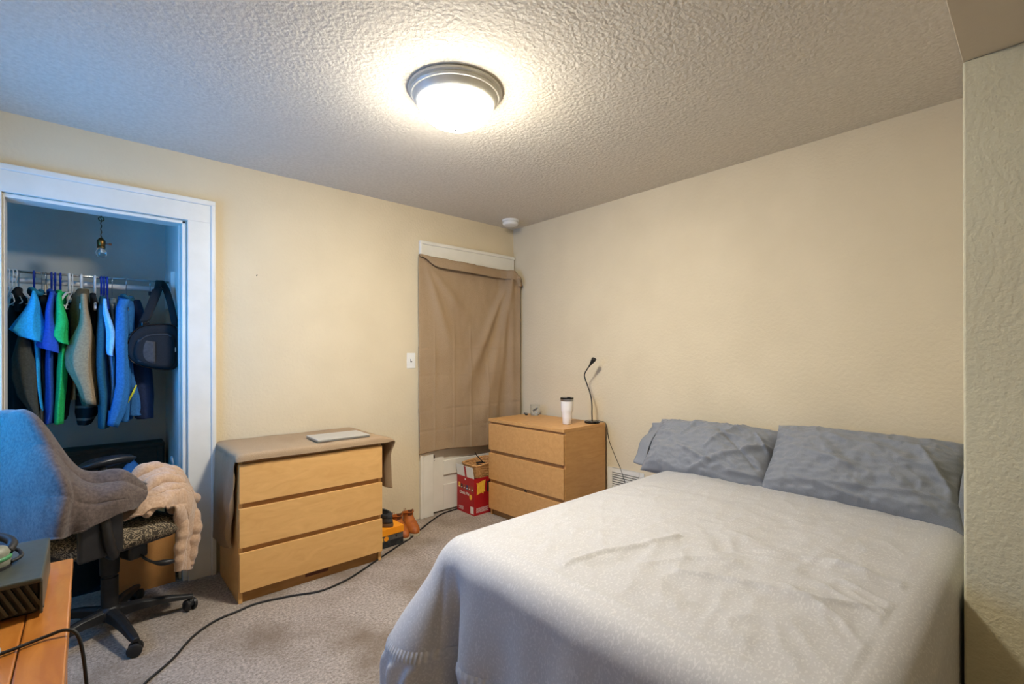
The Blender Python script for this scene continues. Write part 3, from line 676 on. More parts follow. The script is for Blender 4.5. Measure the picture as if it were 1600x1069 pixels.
obj('lining', MB().loop_loft([slice_(.088, .070, .0655, .0335, tilt=.012), slice_(.050, .080, .060, .031)], cap0=False), 'black_matte', t, smooth=True)
for k in range(4): obj('lace', MB().tube([(-.024, .125 + k * .018, .080 - k * .008), (0, .128 + k * .018, .088 - k * .008), (.024, .125 + k * .018, .080 - k * .008)], .0028, 6), 'black_matte', t, smooth=True)
obj('heel_stripe', MB().tube([p for p in slice_(.062, .1145, .122, .0445)] + [slice_(.062, .1145, .122, .0445)[0]], .0026, 6), 'black_matte', t, smooth=True)

# cord on the carpet
tag(obj('extension_cord', MB().tube(curve([(-2.93, -1.25, .006), (-2.86, -1.06, .006), (-2.794, -.939, .006), (-2.692, -.826, .006), (-2.60, -.69, .006), (-2.50, -.61, .006), (-2.40, -.585, .006), (-2.309, -.566, .006), (-2.16, -.60, .006), (-2.018, -.655, .006), (-1.88, -.635, .006), (-1.765, -.585, .006), (-1.54, -.462, .006), (-1.38, -.375, .006), (-1.254, -.312, .006), (-1.08, -.19, .006), (-.90, -.078, .006), (-.80, -.034, .006), (-.70, -.02, .006), (-.655, -.016, .006)], 150), .0052, 8), 'black_matte', smooth=True),
    'black extension cord running across the carpet past the left dresser', 'cord')

# ------------------------------------------------------------------ office chair
CC = Vector((-2.884, -.372, 0))
t = thing('office_chair', 'black swivel office chair with a patterned seat, half buried in blankets', 'chair', CC, math.radians(25))
obj('hub', MB().lathe([(.0001, .065), (.045, .065), (.052, .08), (.045, .115), (.033, .125), (.0001, .125)], n=24), 'chair_black', t, smooth=True, angle=40)
for k in range(5):
    a = math.radians(-101 + 72 * k); d = Vector((math.cos(a), math.sin(a), 0)); n = Vector((-d.y, d.x, 0))
    rings = []
    for r, z, hw, hh in ((.03, .095, .030, .026), (.12, .098, .026, .020), (.22, .088, .022, .014), (.30, .074, .019, .010), (.325, .070, .015, .008)):
        c = d * r + Vector((0, 0, z)); rings.append([c - n * hw - Vector((0, 0, hh)), c + n * hw - Vector((0, 0, hh)), c + n * hw * .8 + Vector((0, 0, hh * .6)), c + n * hw * .3 + Vector((0, 0, hh)), c - n * hw * .3 + Vector((0, 0, hh)), c - n * hw * .8 + Vector((0, 0, hh * .6))])
    lg = obj('base_leg', MB().loop_loft(rings), 'chair_black', t, bevel=.003)
    c = d * .312; wd_ = Matrix.Rotation(a + 1.1 + k * .9, 3, 'Z')
    m = MB()
    for sg in (-1, 1):
        rr = []
        for (ww, rad) in ((0.006, .020), (.009, .0275), (.020, .0285), (.026, .022), (.027, .008)):
            rr.append([c + wd_ @ Vector((rad * math.cos(q), sg * ww, rad * math.sin(q))) + Vector((0, 0, .0285)) for q in [i / 18 * 2 * PI for i in range(18)]])
        m.loop_loft(rr)
    cs = obj('caster', m, 'chair_black', lg, smooth=True, angle=50)
    hd = MB().tube([c + Vector((0, 0, .03)), c + Vector((0, 0, .072))], .009, 10)
    hd.loop_loft([[c + wd_ @ Vector((.021 * math.cos(q), y_, .0285 + .033 * abs(math.sin(q)) + (.0 if math.sin(q) >= 0 else 0))) for q in [i / 10 * PI for i in range(11)]] for y_ in (-.007, .007)])
    obj('caster_fork', hd, 'chair_black', lg, smooth=True, angle=40)
obj('column', MB().lathe([(.033, .115), (.033, .26), (.028, .262), (.028, .27), (.036, .275), (.040, .40), (.045, .42), (.0001, .42)], n=24), 'black_matte', t, smooth=True, angle=40)
obj('mechanism', MB().box((-.11, -.09, .395), (.13, .09, .44)).box((.02, -.12, .34), (.10, -.03, .41)), 'chair_black', t, bevel=.012)
obj('lever', MB().tube(curve([(.06, -.09, .375), (.075, -.15, .335), (.10, -.20, .318), (.15, -.23, .312)], 14), [.006] * 8 + [.008, .011, .013, .014, .013, .010, .006], 10), 'chair_black', t, smooth=True)
def seat_ring(z, sx, sy, off=0): 
    r = []
    for i in range(44):
        a = 2 * PI * i / 44; c_, s_ = math.cos(a), math.sin(a); e = .55
        r.append((off + sx * math.copysign(abs(c_) ** e, c_), sy * math.copysign(abs(s_) ** e, s_), z - (.03 * sstep(.10, .26, sx * math.copysign(abs(c_) ** e, c_) + off))))
    return r
obj('seat', MB().loop_loft([seat_ring(.438, .19, .19), seat_ring(.445, .225, .225), seat_ring(.47, .24, .24), seat_ring(.505, .238, .236), seat_ring(.53, .21, .21), seat_ring(.538, .12, .12)]), 'seat_fabric', t, smooth=True)
obj('seat_shell', MB().loop_loft([seat_ring(.425, .17, .17), seat_ring(.430, .205, .205), seat_ring(.448, .222, .222)]), 'chair_black', t, smooth=True)
# backrest: curved padded panel at the -X side
def back_ring(z, hw, xo, th): 
    r = []
    for i in range(36):
        a = 2 * PI * i / 36; c_, s_ = math.cos(a), math.sin(a)
        yy = hw * math.copysign(abs(s_) ** .6, s_); r.append((xo + .025 + th * c_ + .045 * (yy / .24) ** 2, yy, z))
    return r
obj('backrest', MB().loop_loft([back_ring(.60, .09, -.255, .02), back_ring(.62, .13, -.26, .028), back_ring(.72, .15, -.275, .030), back_ring(.85, .15, -.29, .030), back_ring(.93, .135, -.302, .026), back_ring(.975, .10, -.308, .018), back_ring(.99, .05, -.31, .008)]), 'black_fabric', t, smooth=True)
obj('back_support', MB().tube(curve([(-.10, 0, .42), (-.2, 0, .43), (-.265, 0, .50), (-.285, 0, .62), (-.275, 0, .70)], 20), .022, 8), 'chair_black', t, smooth=True)
for sy in (1, -1):
    def pad(z, sx, sw, xo=0):
        return [((.12 if sy > 0 else -.08) + xo + sx * math.copysign(abs(math.cos(q)) ** .8, math.cos(q)), sy * (.268 if sy > 0 else .222) + sw * math.sin(q) - sy * .02 * math.cos(q), z + .010 * math.cos(q) - .014 * abs(math.cos(q)) ** 2) for q in [i / 26 * 2 * PI for i in range(26)]]
    zp = .735 if sy > 0 else .690
    ar = obj('armrest', MB().loop_loft([pad(zp, .085, .03), pad(zp + .010, .115, .045), pad(zp + .024, .125, .050), pad(zp + .038, .105, .042), pad(zp + .042, .05, .02)]), 'chair_arm', t, smooth=True)
    ax_ = .10 if sy > 0 else -.15
    if sy < 0: obj('bracket_shade_plate', MB().box((-.235, -.262, .45), (-.075, -.236, .66)), 'chair_black', ar, bevel=.012, seg=3)  # black plate standing for a bracket and the blanket's shadow on the seat
    obj('arm_support', MB().tube(curve([(ax_ * .5, sy * .10, .432), (ax_ * .7, sy * .24, .44), (ax_ * .9, sy * .275, .50), (ax_, sy * .26, .62), (ax_, sy * (.268 if sy > 0 else .222), zp + .01)], 24), .020, 8), 'chair_black', ar, smooth=True)
# dark plush blanket over backrest and near armrest
ctrl = [[(-3.30, -.05, .70), (-3.14, -.13, .68), (-3.00, -.27, .66), (-2.965, -.36, .64), (-2.93, -.42, .62), (-2.84, -.46, .645), (-2.775, -.50, .635)],
        [(-3.31, -0.070, 0.925), (-3.180, -0.180, 0.93), (-3.066, -0.335, 0.89), (-3.012, -0.400, 0.780), (-2.975, -0.460, 0.668), (-2.856, -0.500, 0.682), (-2.783, -0.530, 0.668)],
        [(-3.355, -0.250, 1.018), (-3.231, -0.360, 1.056), (-3.133, -0.520, 1.056), (-3.061, -0.550, 0.935), (-2.978, -0.560, 0.801), (-2.848, -0.580, 0.785), (-2.768, -0.580, 0.702)],
        [(-3.366, -0.300, 0.866), (-3.238, -0.420, 0.919), (-3.095, -0.620, 0.929), (-3.024, -0.645, 0.832), (-2.960, -0.650, 0.763), (-2.851, -0.640, 0.741), (-2.762, -0.600, 0.682)],
        [(-3.371, -0.330, 0.689), (-3.240, -0.460, 0.769), (-3.055, -0.720, 0.800), (-3.001, -0.720, 0.752), (-2.950, -0.710, 0.714), (-2.852, -0.680, 0.701), (-2.768, -0.610, 0.662)],
        [(-3.368, -0.350, 0.563), (-3.233, -0.480, 0.630), (-3.057, -0.750, 0.683), (-3.007, -0.745, 0.665), (-2.954, -0.730, 0.657), (-2.861, -0.690, 0.664), (-2.784, -0.620, 0.645)],
        [(-3.359, -0.360, 0.460), (-3.223, -0.490, 0.514), (-3.078, -0.750, 0.587), (-3.023, -0.745, 0.591), (-2.968, -0.735, 0.597), (-2.872, -0.700, 0.628), (-2.802, -0.625, 0.630)]]
f = loft(ctrl)
def fb(u, v):
    p = f(u, v)
    # long soft folds running down from the top of the backrest towards the armrest
    k = .015 * (abs(math.sin((u * 1.0 - .16 * v) * 13 + 2.2 * v)) ** .6 - .6) * sstep(.05, .3, v) * (1 - .5 * sstep(.7, 1, v)) * sstep(.02, .15, u)
    p += Vector((-.3, -.6, .7)) * (k + .008 * fbm(p.x * 9, p.y * 9, p.z * 9))
    if u > .8: p.y += .010 * math.sin(v * 26) * (u - .8) / .2
    return p
bl = tag(obj('plush_blanket', MB().grid(fb, 90, 110), 'plush', smooth=True, solid=.008, off=1), 'dark grey plush blanket draped over the office chair back and armrest', 'blanket')
# tan fleece bunched on the seat and hanging off the front
ctrl = [[(-2.86, -.20, .56), (-2.86, -.30, .60), (-2.86, -.40, .585), (-2.85, -.50, .57), (-2.84, -.575, .56)],
        [(-2.80, -.16, .64), (-2.79, -.28, .70), (-2.79, -.40, .685), (-2.79, -.51, .64), (-2.79, -.60, .575)],
        [(-2.73, -.14, .66), (-2.71, -.27, .735), (-2.71, -.39, .715), (-2.72, -.50, .665), (-2.74, -.595, .600)],
        [(-2.66, -.15, .62), (-2.63, -.27, .70), (-2.63, -.38, .675), (-2.65, -.48, .635), (-2.68, -.575, .585)],
        [(-2.61, -.17, .55), (-2.575, -.27, .62), (-2.565, -.37, .605), (-2.60, -.46, .570), (-2.65, -.545, .545)],
        [(-2.595, -.19, .46), (-2.565, -.27, .50), (-2.555, -.35, .49), (-2.595, -.43, .475), (-2.64, -.50, .470)],
        [(-2.60, -.21, .36), (-2.575, -.28, .37), (-2.565, -.35, .365), (-2.60, -.42, .360), (-2.64, -.48, .365)],
        [(-2.605, -.23, .25), (-2.585, -.29, .225), (-2.575, -.36, .215), (-2.605, -.42, .22), (-2.645, -.475, .235)]]
f2 = loft(ctrl)
def ff(u, v):
    p = f2(u, v)
    def cr(x): return abs(math.sin(x)) ** .55 - .62
    q = v * 1.0 + u * .55 + .10 * math.sin(u * 9 + 2)
    m_u = sstep(0, .10, u) * (1 - sstep(.46, .60, u))
    k = m_u * (.034 * cr(q * 7.5 + .6) + .012 * cr(q * 16 - u * 6) + .012 * fbm(p.x * 14, p.y * 14, 1))
    p += Vector((.45, -.35, .75)) * k
    kk = sstep(.48, .66, u)
    g = .036 * cr(v * 5.6 + .25 * math.sin(u * 8) + 1.1) + .012 * cr(v * 13 + u * 3) + .008 * fbm(p.y * 10, p.z * 8, 5)
    p.x += kk * g; p.y += -kk * g * .6 + kk * .010 * math.sin(v * 15 + u * 6)
    p.z += sstep(.9, 1, u) * .012 * math.sin(v * 9)
    return p
fz = tag(obj('fleece_throw', MB().grid(ff, 150, 130), 'fleece', smooth=True, solid=.010, off=1), 'tan fleece throw bunched on the chair seat and hanging down', 'blanket')
def roll(pts, rad, sq=.7):
    P = curve(pts, 36); n = len(P); rr = [rad * (.35 + .65 * math.sin(PI * (.08 + .84 * i / (n - 1))) ** .6) * (1 + .10 * math.sin(i * .9)) for i in range(n)]
    P = [p + Vector((.004 * fbm(p.x * 18, p.y * 18, 2), .006 * fbm(p.y * 16, p.z * 16, 4), .006 * fbm(p.x * 20, p.z * 14, 6))) for p in P]
    obj('fold', MB().tube(P, rr, 16), 'fleece', fz, smooth=True)
roll([(-2.83, -.40, .66), (-2.76, -.37, .735), (-2.69, -.33, .725), (-2.62, -.31, .665), (-2.585, -.30, .60)], .034)
roll([(-2.80, -.52, .615), (-2.73, -.47, .690), (-2.66, -.42, .685), (-2.60, -.385, .625), (-2.575, -.37, .57)], .034)
roll([(-2.77, -.585, .575), (-2.70, -.535, .625), (-2.645, -.48, .620), (-2.60, -.44, .570)], .030)
roll([(-2.665, -.49, .545), (-2.61, -.43, .575), (-2.56, -.375, .565), (-2.545, -.34, .545), (-2.555, -.31, .53)], .027)
roll([(-2.625, -.47, .545), (-2.61, -.475, .45), (-2.625, -.48, .35), (-2.63, -.475, .25)], .026)
roll([(-2.575, -.39, .55), (-2.55, -.40, .45), (-2.56, -.405, .35), (-2.575, -.40, .235)], .030)
roll([(-2.56, -.33, .54), (-2.545, -.345, .44), (-2.55, -.35, .34), (-2.56, -.345, .25)], .022)
# ------------------------------------------------------------------ desk and what lies on it
DT = .75
t = thing('desk', 'orange-brown wooden desk of wide boards at the left edge', 'desk', (-3.34, -2.27, 0))
o0 = Vector((-3.34, -2.27, 0))
def dbox(nm, lo, hi, m='desk', b=.003): return box(nm, Vector(lo) - o0, Vector(hi) - o0, m, t, b)
xs = [-3.51, -3.36, -3.21, -3.056, -2.988]
for k in range(4): dbox('board', (xs[k] + .0008, -2.99, DT - .026), (xs[k + 1] - .0008, -1.545, DT))
dbox('apron', (-3.012, -2.96, DT - .11), (-2.992, -1.56, DT - .027)); dbox('apron', (-3.505, -2.96, DT - .11), (-3.485, -1.56, DT - .027))
dbox('apron', (-3.485, -1.575, DT - .11), (-3.012, -1.558, DT - .027)); dbox('apron', (-3.485, -2.96, DT - .11), (-3.012, -2.943, DT - .027))
for x_ in (-3.505, -3.055):
    for y_ in (-2.955, -1.615): dbox('leg', (x_, y_, 0), (x_ + .055, y_ + .05, DT - .11), 'desk', .004)
# game console
t = thing('game_console', 'black box-shaped console with slatted vents on the desk', 'console', (-3.19, -1.765, DT))
obj('casing', MB().box((-.16, -.115, .006), (.155, .14, .078)), 'console_black', t, bevel=.004)
box('top_plate', (-.165, -.150, .078), (.160, .145, .088), 'console_grey', t, .003)
box('side_edge', (.155, -.13, .006), (.160, .145, .078), 'console_grey', t, .002)
for k in range(24):
    x_ = -.155 + k * .0130
    obj('vent_slat', MB().box((x_, -.124, .012), (x_ + .0050, -.113, .076), Matrix.Rotation(math.radians(-24), 3, 'Y')), 'console_grey', t)
for sx in (-.13, .13): box('foot', (sx - .015, -.10, 0), (sx + .015, -.07, .006), 'black_matte', t)
# headset lying on the console
t = thing('headset', 'grey gaming headset with green trim lying on the console', 'headset', (-3.175, -1.735, DT + .088))
for k, (c, rzz) in enumerate((((.045, -.055, .022), .2), ((.0, .055, .028), -.3))):
    R = Matrix.Rotation(rzz, 3, 'Z')
    prof_ = [(.0001, -.022), (.040, -.022), (.046, -.014), (.046, -.004), (.043, .004), (.045, .010), (.040, .020), (.024, .026), (.0001, .026)]
    ec = obj('ear_cup', MB().lathe(prof_, c, 28, .86), 'headset_grey', t, smooth=True, angle=45)
    obj('green_ring', MB().lathe([(.045, -.004), (.0475, -.002), (.0475, .003), (.044, .005)], c, 28, .86), 'headset_green', ec, smooth=True)
    obj('ear_pad', MB().tube([(c[0] + .037 * math.cos(q), c[1] + .031 * math.sin(q), c[2] - .020) for q in [i / 20 * 2 * PI for i in range(21)]], .010, 8), 'black_fabric', ec, smooth=True)
obj('headband', MB().tube(curve([(.085, -.05, .030), (.088, -.01, .04), (.05, .05, .045), (-.03, .09, .045), (-.09, .06, .040)], 30), .009, 8), 'black_matte', t, smooth=True)
obj('microphone_boom', MB().tube(curve([(.045, -.02, .03), (.09, .0, .02), (.105, -.035, .012), (.09, -.06, .010)], 20), .004, 6), 'black_matte', t, smooth=True)
# cable with connector on the desk
t = thing('desk_cable', 'thin black cable with a grey plug trailing over the desk edge', 'cable', (-3.09, -1.99, DT))
obj('wire', MB().tube(curve([(-.25, -.09, .005), (-.12, -.075, .005), (-.05, -.055, .006), (.02, -.045, .006), (.07, -.030, .007), (.10, -.034, .010), (.118, -.045, -.01), (.128, -.06, -.09), (.135, -.07, -.25), (.13, -.06, -.50), (.12, -.05, -.74)], 90), .0032, 7), 'black_matte', t, smooth=True)
box('plug', (-.06, -.052, .0), (.012, -.030, .012), 'usb_grey', t, .003)
box('plug_tip', (-.085, -.048, .003), (-.06, -.034, .009), 'black_matte', t, .001)

# ------------------------------------------------------------------ closet contents
RZ, RY = 1.756, .40
tag(obj('closet_rod', MB().tube([(-3.66, RY, RZ - .006), (-2.575, RY, RZ + .006)], .0062, 12), 'chrome', smooth=True), 'thin chrome rod the clothes hang from in the closet', 'rod')
tag(obj('closet_pole', MB().tube([(-3.66, RY + .085, RZ - .040), (-2.575, RY + .085, RZ - .034)], .0165, 16), 'white_enamel', smooth=True), 'thick white pole just below the chrome closet rod', 'rod')
def sect(cx, a, yf, dp, z, n=54, wob=0, ph=0):
    r = []
    for i in range(n):
        q = 2 * PI * i / n; c_, s_ = math.cos(q), math.sin(q)
        aa = a * (1 + wob * (math.sin(3 * q + ph) + .8 * math.sin(5 * q - ph * .7) + .6 * math.sin(9 * q + ph * .3)))
        r.append((cx + aa * math.copysign(abs(c_) ** .8, c_), yf + dp * (1 + math.copysign(abs(s_) ** .8, s_)), z))
    return r
def body(rows, yf, dmax, d0=.05, seed=0, n=34, neck=True, fold=.22):
    R_ = []
    for k in range(n + 1):
        q = k / n; x = q * (len(rows) - 1); i = min(int(x), len(rows) - 2); fr_ = x - i
        z, l, r = [lerp(rows[i][j], rows[i + 1][j], fr_) for j in range(3)]
        if 0 < i: pass
        dp = lerp(d0, dmax, sstep(0, .22, q)) if neck else dmax
        yy = yf + (dmax - dp)       # narrow neck sits over the hanger centre
        cx = (l + r) / 2 + .004 * math.sin(q * 9 + seed); a = max(.006, (r - l) / 2)
        R_.append(sect(cx, a, yy, dp, z, wob=fold * sstep(.1, .6, q), ph=seed + q * 2.2))
    return R_
GN = [0]
def garment(name, label, cat, m, yf, rows, dmax=.20, sleeves=(), extras=(), d0=.05, hookx=None):
    x0 = (rows[0][1] + rows[0][2]) / 2
    o0 = Vector((x0, yf + dmax, rows[0][0]))
    t = thing(name, label, cat, o0, 0, 'clothes hanging on the closet rod')
    GN[0] += 1; sd = GN[0] * 1.7
    at(obj('body', MB().loop_loft(body(rows, yf, dmax, d0, sd)), m, t, smooth=True), o0)
    for (sm, syf, srows, sd_, open_) in sleeves:
        rr = body(srows, syf, sd_, sd_ * .5, sd + 2, 24, True, .20)
        if open_:
            nn = len(rr); rr = [[(p[0], p[1], p[2] - .38 * (p[0] - sum(w[0] for w in r_) / len(r_)) * sstep(.55, 1, i_ / nn)) for p in r_] for i_, r_ in enumerate(rr)]
            last = rr[-1]; cx = sum(p[0] for p in last) / len(last); cy = sum(p[1] for p in last) / len(last)
            rr.append([(lerp(p[0], cx, .12), lerp(p[1], cy, .12), p[2] + .002) for p in last]); rr.append([(lerp(p[0], cx, .3), lerp(p[1], cy, .3), p[2] + .08) for p in last])
        at(obj('sleeve', MB().loop_loft(rr), sm, t, smooth=True), o0)
    for (nm, em, mb_) in extras: at(obj(nm, mb_, em, t, smooth=True), o0)
    return t
def collar(x, y, z, a, b, r): return MB().tube([(x + a * math.cos(q), y + b * math.sin(q), z + .012 * math.sin(q * 2)) for q in [i / 20 * 2 * PI for i in range(21)]], r, 8)
G = {
'black_coat': (0.3, [(1.61, -3.275, -3.236), (1.52, -3.282, -3.217), (1.421, -3.282, -3.184), (1.285, -3.282, -3.155), (1.15, -3.282, -3.146), (0.98, -3.283, -3.136), (0.919, -3.283, -3.136)]),
'charcoal_sleeve': (0.16, [(1.466, -3.207, -3.184), (1.383, -3.225, -3.178), (1.286, -3.243, -3.164), (1.188, -3.239, -3.155), (1.09, -3.217, -3.146), (1.006, -3.176, -3.137), (0.948, -3.148, -3.132)]),
'hood': (0.22, [(1.657, -3.243, -3.22), (1.631, -3.25, -3.209), (1.589, -3.243, -3.202), (1.534, -3.23, -3.2)]),
'cyan_sleeve': (0.1, [(1.631, -3.167, -3.155), (1.593, -3.18, -3.151), (1.544, -3.196, -3.144), (1.479, -3.22, -3.135), (1.421, -3.245, -3.13), (1.382, -3.221, -3.133)]),
'cyan_body': (0.18, [(1.643, -3.181, -3.155), (1.583, -3.176, -3.153), (1.418, -3.181, -3.142), (1.352, -3.179, -3.142), (1.22, -3.168, -3.142), (1.119, -3.156, -3.135), (1.009, -3.145, -3.128)]),
'black_shirt': (0.22, [(1.633, -3.158, -3.112), (1.555, -3.155, -3.117), (1.421, -3.156, -3.12), (1.218, -3.146, -3.118), (0.981, -3.137, -3.113)]),
'blue_sleeve': (0.12, [(1.633, -3.108, -3.089), (1.55, -3.117, -3.086), (1.484, -3.122, -3.089), (1.417, -3.134, -3.089), (1.352, -3.143, -3.072), (1.325, -3.136, -3.065)]),
'blue_body': (0.19, [(1.643, -3.118, -3.082), (1.555, -3.12, -3.087), (1.326, -3.123, -3.087), (1.151, -3.124, -3.087), (1.016, -3.133, -3.09), (0.939, -3.138, -3.093)]),
'green_sleeve': (0.12, [(1.632, -3.074, -3.058), (1.552, -3.084, -3.05), (1.469, -3.096, -3.041), (1.402, -3.103, -3.038), (1.365, -3.084, -3.036)]),
'green_body': (0.18, [(1.641, -3.081, -3.052), (1.489, -3.082, -3.042), (1.353, -3.072, -3.04), (1.218, -3.089, -3.045), (1.082, -3.092, -3.05), (0.933, -3.095, -3.053)]),
'black_tee': (0.25, [(1.599, -3.054, -3.021), (1.494, -3.054, -3.021), (1.284, -3.049, -3.021), (1.058, -3.055, -3.029), (0.95, -3.06, -3.045)]),
'khaki': (0.28, [(1.62, -3.016, -3.006), (1.426, -3.024, -2.998), (1.284, -3.024, -2.998), (1.177, -3.025, -3.001), (1.054, -3.038, -3.001)]),
'olive_jacket': (0.22, [(1.681, -3.005, -2.953), (1.635, -3.018, -2.948), (1.565, -3.03, -2.945), (1.46, -3.041, -2.943), (1.284, -3.033, -2.935), (1.107, -2.998, -2.93), (1.019, -2.983, -2.925)]),
'tan_sleeve': (0.12, [(1.634, -2.983, -2.958), (1.558, -2.986, -2.956), (1.473, -2.996, -2.946), (1.387, -3.021, -2.938), (1.312, -3.036, -2.936), (1.233, -3.031, -2.933), (1.131, -2.997, -2.928), (1.037, -2.979, -2.926)]),
'plaid': (0.27, [(1.60, -2.97, -2.945), (1.284, -3.001, -2.924), (1.14, -3.004, -2.924), (1.051, -3.004, -2.924), (0.98, -3.007, -2.924), (0.909, -2.994, -2.946)]),
'black_vest': (0.24, [(1.659, -2.945, -2.918), (1.588, -2.95, -2.913), (1.427, -2.945, -2.918), (1.30, -2.940, -2.92)]),
'teal': (0.15, [(1.643, -2.906, -2.882), (1.566, -2.925, -2.877), (1.425, -2.93, -2.872), (1.214, -2.928, -2.869), (1.073, -2.925, -2.861), (0.893, -2.918, -2.875)]),
'sky_sleeve': (0.12, [(1.613, -2.893, -2.88), (1.529, -2.893, -2.867), (1.425, -2.883, -2.848), (1.351, -2.878, -2.843), (1.298, -2.878, -2.851)]),
'sky_body': (0.2, [(1.627, -2.897, -2.87), (1.427, -2.881, -2.843), (1.284, -2.876, -2.84), (1.139, -2.871, -2.843), (0.995, -2.866, -2.849)]),
'striped': (0.19, [(1.633, -2.865, -2.829), (1.571, -2.868, -2.835), (1.427, -2.862, -2.84), (1.284, -2.854, -2.838), (1.05, -2.852, -2.838)]),
'bluejk_sleeve': (0.12, [(1.619, -2.829, -2.779), (1.569, -2.845, -2.793), (1.426, -2.851, -2.78), (1.284, -2.84, -2.78), (1.141, -2.846, -2.783), (1.0, -2.868, -2.803), (0.907, -2.879, -2.836)]),
'bluejk_body': (0.2, [(1.653, -2.82, -2.752), (1.577, -2.832, -2.749), (1.357, -2.821, -2.747), (1.136, -2.816, -2.753), (0.99, -2.816, -2.765), (0.918, -2.838, -2.773)]),
'navy': (0.26, [(1.637, -2.769, -2.719), (1.547, -2.766, -2.701), (1.282, -2.767, -2.677), (1.055, -2.767, -2.668), (0.921, -2.747, -2.666)]),
'navy_lining': (0.2, [(1.283, -2.781, -2.764), (1.135, -2.784, -2.75), (0.988, -2.796, -2.733), (0.95, -2.788, -2.724)]),
}
def gg(k): return G[k]
def sl(k, m, d=.06, open_=True): return ('cloth_' + m, G[k][0], G[k][1], d, open_)
garment('coat', 'long black coat hanging at the far left of the closet rod', 'coat', 'cloth_black', *gg('black_coat'), dmax=.17,
        sleeves=[sl('charcoal_sleeve', 'charcoal', .07)], extras=[('hood', 'cloth_black', MB().loop_loft(body(G['hood'][1], .24, .08, .05, 2, 14, False)))])
garment('t_shirt', 'bright cyan t-shirt hanging in the closet', 't-shirt', 'cloth_cyan', *gg('cyan_body'), dmax=.20, sleeves=[sl('cyan_sleeve', 'cyan', .075)], extras=[('collar', 'cloth_teal_collar', collar(-3.168, .36, 1.645, .022, .06, .012))])
garment('shirt', 'black shirt hanging between the cyan and royal blue shirts', 'shirt', 'cloth_black', *gg('black_shirt'), dmax=.18)
garment('t_shirt', 'royal blue t-shirt hanging beside the green one', 't-shirt', 'cloth_royal', *gg('blue_body'), dmax=.19, sleeves=[sl('blue_sleeve', 'royal', .06)], extras=[('collar', 'cloth_royal', collar(-3.10, .37, 1.645, .018, .06, .010))])
garment('t_shirt', 'green t-shirt hanging in the closet', 't-shirt', 'cloth_green', *gg('green_body'), dmax=.20, sleeves=[sl('green_sleeve', 'green', .06)], extras=[('collar', 'cloth_green', collar(-3.066, .37, 1.643, .016, .06, .010))])
garment('shirt', 'narrow black shirt hanging right of the green t-shirt', 'shirt', 'cloth_black', *gg('black_tee'), dmax=.16)
garment('shirt', 'khaki shirt whose tail shows left of the plaid shirt', 'shirt', 'cloth_khaki', *gg('khaki'), dmax=.15)
garment('shirt', 'dark plaid shirt hanging behind the olive jacket', 'shirt', 'plaid_check', *gg('plaid'), dmax=.15)
garment('jacket', 'olive and tan jacket hanging mid closet', 'jacket', 'cloth_olive', *gg('olive_jacket'), dmax=.18, sleeves=[sl('tan_sleeve', 'tan', .07)])
garment('vest', 'short black vest hanging right of the olive jacket', 'vest', 'cloth_black', *gg('black_vest'), dmax=.15)
garment('shirt', 'long dark teal shirt on the clustered blue hangers', 'shirt', 'cloth_teal', *gg('teal'), dmax=.21)
garment('shirt', 'light sky-blue shirt with a rolled sleeve in the closet', 'shirt', 'cloth_sky', *gg('sky_body'), dmax=.17, sleeves=[sl('sky_sleeve', 'sky', .05)])
garment('shirt', 'grey striped shirt beside the azure jacket', 'shirt', 'shirt_stripe', *gg('striped'), dmax=.18)
garment('jacket', 'azure blue jacket with a dark collar in the closet', 'jacket', 'cloth_azure', *gg('bluejk_body'), dmax=.18, sleeves=[sl('bluejk_sleeve', 'azure', .07)], extras=[('collar', 'cloth_teal', collar(-2.785, .36, 1.642, .026, .06, .011))])
yz = .185
garment('coat', 'dark navy coat with a yellow stripe hanging behind the bag', 'coat', 'cloth_navy', *gg('navy'), dmax=.15,
        extras=[('lining', 'cloth_lining', MB().loop_loft(body(G['navy_lining'][1], .2, .03, .03, 3, 14, False))), ('reflective_stripe', 'stripe_yellow', MB().poly([(-2.754, yz, 1.130), (-2.748, yz, 1.128), (-2.760, yz, 1.085), (-2.786, yz, 1.030), (-2.796, yz, 1.034), (-2.770, yz, 1.088)], .004, (0, 1, 0)))])
# hangers
def hanger(label, x, m, shape, tilt=0.0, r=.0035, group=None, drop=.10, span=.40, zoff=0, cat='hanger'):
    t = thing('clothes_hanger', label, cat, (x, RY, RZ + zoff), tilt, group)
    hk = [(0, .022 * math.cos(q), -.012 + .024 * math.sin(q)) for q in [math.radians(-20 + 20 * i) for i in range(11)]]
    hk = [(0, p[1] - .0, p[2] - .004) for p in hk] + [(0, -.014, -.035), (0, 0, -.055), (0, 0, -drop)]
    obj('hook', MB().tube(hk, r, 8), m, t, smooth=True)
    if shape: obj('shoulder_bar', MB().tube(curve([(0, 0, -drop), (0, -span * .22, -drop - .035), (0, -span / 2, -drop - .085), (0, -span / 2 + .02, -drop - .10), (0, 0, -drop - .10), (0, span / 2 - .02, -drop - .10), (0, span / 2, -drop - .085), (0, span * .22, -drop - .035), (0, 0, -drop)], 60), r * 1.05, 8), m, t, smooth=True)
    return t
bg_ = 'royal blue plastic hangers'; wg = 'white plastic hangers'; sg_ = 'thin wire hangers'
hanger('blue plastic hanger holding the cyan t-shirt', -3.177, 'blue_plastic', True, r=.0050, group=bg_)
hanger('blue plastic hanger holding the royal blue t-shirt', -3.108, 'blue_plastic', True, r=.0050, group=bg_)
hanger('blue plastic hanger between the royal blue and green t-shirts', -3.094, 'blue_plastic', True, .08, r=.0050, group=bg_)
hanger('blue plastic hanger holding the green t-shirt', -3.072, 'blue_plastic', True, r=.0050, group=bg_)
hanger('leftmost of the three blue hangers clustered over the teal shirt', -2.899, 'blue_plastic', True, r=.0048, group=bg_)
